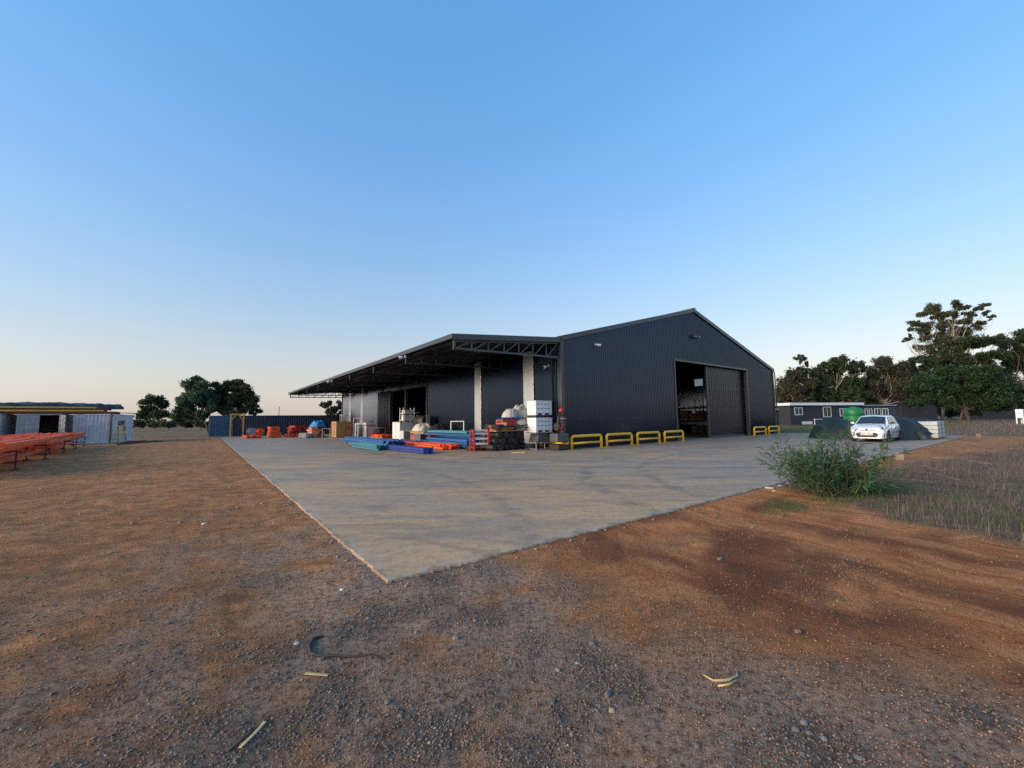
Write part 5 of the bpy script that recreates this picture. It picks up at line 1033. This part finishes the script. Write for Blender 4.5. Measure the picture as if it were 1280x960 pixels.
tree('gum_tree', 'dark spreading gum tree cut off by the right edge', 1285, 104, [(1262, 432, 9, 6), (1275, 422, 10, 5), (1290, 418, 12, 6), (1268, 444, 10, 8), (1285, 440, 12, 9), (1305, 430, 12, 10), (1260, 456, 10, 8), (1282, 458, 13, 9), (1310, 450, 14, 12)], 'dark', .23, 17, 107, None, 'bark', .35, fork=7)
tree('dome_tree', 'large dense dome shaped dark green tree on the right', 1204, 84, [(1150, 487, 12, 11), (1162, 476, 13, 10), (1178, 468, 14, 9), (1196, 464, 15, 9), (1214, 465, 15, 9), (1230, 472, 14, 10), (1246, 482, 13, 11), (1262, 492, 11, 12), (1150, 502, 9, 6), (1168, 492, 14, 11), (1190, 484, 16, 12), (1214, 486, 16, 12), (1238, 494, 14, 11), (1180, 502, 13, 6), (1205, 502, 14, 7), (1230, 505, 13, 6), (1255, 505, 11, 6)], 'green', .22, 20, 108, None, 'bark', .2, fork=2.6, bases=(-.8, 1.0))
tree('understorey_shrub', 'small dark bush under the dome tree', 1221, 88, [(1221, 516, 5, 4), (1217, 514, 3, 3)], 'dark', .2, 30, 109, None, 'bark', .06, fork=.6, cat='bush')
# left side
tree('pepper_tree', 'left tree of the leafy pair beside the navy container', 264, 53, [(245, 478, 8, 6), (238, 488, 10, 8), (252, 488, 10, 9), (243, 500, 12, 9), (255, 503, 9, 9), (232, 507, 9, 8), (225, 515, 8, 6), (240, 516, 12, 7), (256, 517, 8, 6), (222, 524, 6, 4), (264, 494, 7, 8), (266, 506, 7, 8)], 'teal', .12, 24, 111, None, 'bark', .16, fork=1.8, droop=.8)
tree('pepper_tree', 'right rounder tree of the leafy pair beside the navy container', 271, 55, [(278, 487, 10, 8), (292, 480, 10, 8), (304, 486, 10, 8), (312, 496, 9, 9), (282, 500, 12, 10), (298, 500, 12, 10), (310, 510, 9, 7), (317, 514, 6, 4), (272, 508, 8, 7), (290, 513, 12, 6), (321, 508, 3, 2), (270, 494, 8, 8), (300, 492, 12, 9)], 'dark', .12, 26, 112, None, 'bark', .16, fork=2.2, droop=.8)
tree('distant_tree', 'distant flat topped tree between the containers and the leafy pair', 192, 150, [(190, 502, 10, 4), (200, 500, 7, 3), (183, 509, 6, 4), (206, 508, 5, 4), (192, 516, 12, 6), (182, 520, 8, 5), (204, 518, 9, 6)], 'dark', .4, 16, 113, None, 'bark', .3, fork=4)
tree('distant_tree', 'dark tree seen under the far end of the canopy', 412, 88, [(404, 509, 5, 5), (411, 506, 4, 4), (418, 512, 6, 5), (409, 517, 7, 5), (424, 508, 4, 5), (428, 516, 6, 6)], 'dark', .26, 16, 114, None, 'bark', .2, fork=2.5)
for k, (px, D, w_, h_) in enumerate(((176, 112, 9, 5), (196, 105, 10, 4), (212, 100, 10, 5), (232, 96, 10, 4.5), (252, 96, 9, 4.5), (165, 118, 8, 5))):
    b_ = base(px, D); yb = 530.5 - (px - 200) * .012
    tree('hedge_bush', ('second bush from the left in the low hedge beyond the yard', 'third bush from the left in the low hedge beyond the yard', 'fourth bush from the left in the low hedge beyond the yard', 'fifth bush from the left in the low hedge beyond the yard', 'rightmost bush of the low hedge beside the leafy pair', 'leftmost bush of the low hedge by the pale container')[k], px, D, [(px - w_ * .4, yb, w_ * .6, h_ * .6), (px + w_ * .4, yb + .5, w_ * .6, h_ * .6)], 'olive', .22, 30, 120 + k, 'low hedge beyond the yard', 'bark', .08, fork=.5, cat='bush')
# a far belt of trees closing the horizon on both sides
def far_belt(name, px0, px1, D, y0, y1, leaf, seed, dens=6, size=.0030):
    rs = np.random.RandomState(seed); C, Rr, N_ = [], [], []; px = px0
    while px < px1:
        hz = 524.4 - (px - 640) * .0124; ht = rs.uniform(y0, y1); y = 1.0
        while y < ht:
            w_ = rs.uniform(3, 7); h_ = min(w_, ht * .6); C.append(at(px + rs.normal(0, 2), hz - y, D * rs.uniform(.96, 1.08))); Rr.append((w_ * D / F, w_ * D / F, h_ * D / F)); N_.append(int(dens * w_ * h_)); y += h_ * 1.1
        px += rs.uniform(3, 6)
    o = leaf_cloud(name, C, Rr, N_, D * size, LEAF[leaf], seed, None, (0, 0, 0)); struct(o, 'stuff')
far_belt('far_woodland', -60, 430, 330, 2, 5, 'dark', 131, 9); far_belt('far_woodland', 960, 1400, 240, 3, 8, 'dark', 132, 9)
far_belt('gum_woodland', 974, 1090, 128, 30, 50, 'olive', 133, 9, .0020); far_belt('gum_woodland', 1085, 1330, 130, 38, 70, 'dark', 134, 9, .0020)

# ------------------------------------------------------------------ leafy shrub at the slab edge
def make_shrub():
    o = gp(1042, 619, -.06); t = thing('leafy_shrub', 'bushy green shrub with long narrow leaves at the slab edge', 'shrub', o); rs = np.random.RandomState(201); st = MB(); B, Dr, Ls = [], [], []
    for k in range(150):
        a = rs.uniform(0, 6.28); x0 = rs.uniform(-.55, .45); y0 = rs.normal(0, .2); el = rs.uniform(.55, 1.4); L_ = rs.uniform(.6, 1.05) * (1.38 - .42 * (x0 + .55))
        if x0 < -.1 and rs.rand() < .6: a = math.pi + rs.normal(0, .8)      # leans out over the slab
        if x0 > .25: el = rs.uniform(.3, 1.1)
        if k < 16: x0 = rs.uniform(-.2, .5); el = rs.uniform(1.15, 1.5); L_ = rs.uniform(1.25, 1.6)
        d = Vector((math.cos(a) * math.cos(el), math.sin(a) * math.cos(el), math.sin(el))); p = Vector((x0 + .15, y0, .0)); pts = [p]
        for q in range(6):
            d = (d + Vector((rs.normal(0, .10), rs.normal(0, .10), rs.normal(-.01, .08)))).normalized(); p = p + d * L_ / 6; pts.append(p.copy())
            if q >= 1:
                for _ in range(9):
                    f = rs.rand(); bp = pts[-2].lerp(pts[-1], f); ld = (d * rs.uniform(.3, 1.1) + Vector(rs.normal(0, .55, 3))).normalized(); B.append(bp); Dr.append(ld); Ls.append(rs.uniform(.09, .21))
        st.tube(pts, [.010, .009, .008, .006, .005, .004, .003], 5)
    st.build('stems', M['stems'], t)
    B = np.array([tuple(q) for q in B]); Dr = np.array([tuple(q) for q in Dr]); Ls = np.array(Ls)[:, None]; n = len(B)
    sd = np.cross(Dr, rs.normal(size=(n, 3))); sd /= np.linalg.norm(sd, axis=1)[:, None]; wd = sd * (.006 + .005 * rs.rand(n, 1)); sag = np.zeros((n, 3)); sag[:, 2] = -Ls[:, 0] * .18
    V_ = np.stack([B, B + Dr * Ls * .4 + wd, B + Dr * Ls * .4 - wd, B + Dr * Ls * .75 + wd * .7 + sag * .4, B + Dr * Ls * .75 - wd * .7 + sag * .4, B + Dr * Ls + sag], 1).reshape(-1, 3); o6 = np.arange(n)[:, None] * 6
    F_ = np.concatenate([o6 + [0, 2, 1], o6 + [1, 2, 4], o6 + [1, 4, 3], o6 + [3, 4, 5]]); link('leaves', np_mesh('leaves', V_, F_, leafmat('narrow_leaves', (.022, .055, .024), (.07, .155, .06), .25)), t)
M['stems'] = paint('green_brown_stem', (.10, .085, .05), .8, 0, .2, 10)
make_shrub()

# ------------------------------------------------------------------ small things lying on the ground
def gz(x, y): return float(ground_z(np.array([x]), np.array([y]))[0])
def stone(px, py, s_, label, mat='stone', seed=0, flat=.6, cat='stone', name='stone', group=None):
    p = gp(px, py, -.05); rs = np.random.RandomState(seed); v, f = ico()
    # one subdivision, then facet
    vs = [tuple(q) for q in v]; fs = []
    cache = {}
    def mid(a, b):
        key = (min(a, b), max(a, b))
        if key not in cache: m_ = np.array(vs[a]) + np.array(vs[b]); m_ /= np.linalg.norm(m_); vs.append(tuple(m_)); cache[key] = len(vs) - 1
        return cache[key]
    for a, b, c in f:
        ab, bc, ca = mid(a, b), mid(b, c), mid(c, a); fs += [(a, ab, ca), (b, bc, ab), (c, ca, bc), (ab, bc, ca)]
    q = np.array(vs) * (1 + rs.uniform(-.22, .22, (len(vs), 1))) * [rs.uniform(.8, 1.3), rs.uniform(.7, 1), flat] * s_
    o = MB().add([tuple(r) for r in q], fs).build(name, M[mat], None, (p.x, p.y, gz(p.x, p.y) + s_ * flat * .35), rs.uniform(0, 6)); return tag(o, label, cat, group)
stone(427, 740, .022, 'single white pebble just below the slab corner', 'stonew', 1, .5)
stone(401, 825, .020, 'bluish grey stone beside the dark curved root', 'stone', 2); stone(371, 804, .026, 'pale grey crumbled stone left of the dark curved root', 'stonew2', 3, .35)
for k, (px, py) in enumerate(((485, 880), (500, 897), (570, 800), (560, 815), (596, 822), (594, 776), (697, 838), (715, 922), (872, 936), (995, 915), (1005, 905), (1075, 950), (1030, 925), (1012, 918), (820, 890), (740, 805), (650, 770), (520, 790), (700, 905), (690, 880), (760, 870), (465, 740), (900, 700), (998, 792), (940, 660), (300, 660), (210, 780), (140, 690), (60, 830), (1080, 700))):
    stone(px, py, random.Random(k).uniform(.012, .026) * (1 if py > 760 else 1.2), 'grey angular stone lying among the foreground gravel', 'stone', 20 + k, group='larger stones in the foreground')
stone(505, 827, .024, 'flat rust brown leaf clump left of the foreground gravel middle', 'leafbrown', 60, .25, 'leaf', 'leaf_clump'); stone(765, 891, .020, 'small tan bark chip in the lower middle gravel', 'stickl', 61, .3, 'chip', 'bark_chip')
def stick(pts, rad, mat, label, name='stick', cat='stick', flat=False):
    q = [gp(px, py, -.05) for px, py in pts]; o = q[0]; P_ = [Vector((a.x - o.x, a.y - o.y, gz(a.x, a.y) + (rad[i] if hasattr(rad, '__len__') else rad) * 1.1 + (h if (h := (0, .0)[0]) else 0))) for i, a in enumerate(q)]
    if flat: mb = MB(); [mb.bar(P_[i], P_[i + 1], rad * 2.6, rad * .8) for i in range(len(P_) - 1)]
    else: mb = MB().tube(P_, rad, 7)
    return tag(mb.build(name, M[mat], None, (o.x, o.y, 0)), label, cat)
stick([(405, 796), (393, 798), (386, 808), (388, 818), (400, 822), (420, 820), (437, 822), (452, 822), (466, 820), (481, 827)], [.006, .011, .013, .012, .010, .009, .008, .007, .006, .003], 'stickd', 'dark curved root lying on the gravel', 'curved_root', 'root')
stick([(381, 845), (410, 847)], .007, 'stickl', 'short pale split of wood below the dark root', 'wood_split', flat=True)
stick([(300, 936), (318, 918), (331, 903)], .0065, 'stickl', 'long pale split of wood at the lower left', 'wood_split', flat=True); stick([(284, 941), (308, 922), (324, 907)], .005, 'stickd', 'dark stick lying beside the pale split at the lower left')
stick([(880, 848), (892, 856), (910, 857), (922, 850), (921, 843)], [.005, .007, .008, .007, .004], 'stickl', 'pale curled strip of bark in the right foreground', 'curled_bark', 'bark'); stick([(898, 862), (912, 861), (920, 856)], .006, 'stickl', 'small bark piece under the curled strip', 'curled_bark', 'bark')
for k, (px, py, sz, mt, lab) in enumerate(((962, 612, .10, 'offwhite', 'crumpled white plastic scrap at the slab edge left of the shrub'), (975, 609, .07, 'stonew2', 'grey rubble lump beside the white plastic at the slab edge'), (986, 606, .08, 'wood', 'tan scrap of board at the slab edge under the shrub'), (968, 615, .05, 'offwhite', 'smaller white plastic shred at the slab edge left of the shrub'))): stone(px, py, sz, lab, mt, 300 + k, .25, 'scrap', 'scrap')
stone(708, 673, .035, 'small pale chip on the front edge of the slab', 'stonew2', 310, .2, 'scrap', 'scrap')
for k, (a, b) in enumerate((((1130, 580), (1180, 590)), ((1140, 590), (1200, 600)), ((1165, 572), (1240, 580)), ((1115, 600), (1170, 604)), ((1200, 566), (1262, 560)), ((1110, 590), (1160, 575)))):
    stick([a, ((a[0] + b[0]) / 2, (a[1] + b[1]) / 2 - 2), b], .009, 'palebark', 'dry fallen branch on the bare ground behind the shrub', 'dry_branch', 'branch')['group'] = 'dry branches behind the shrub'
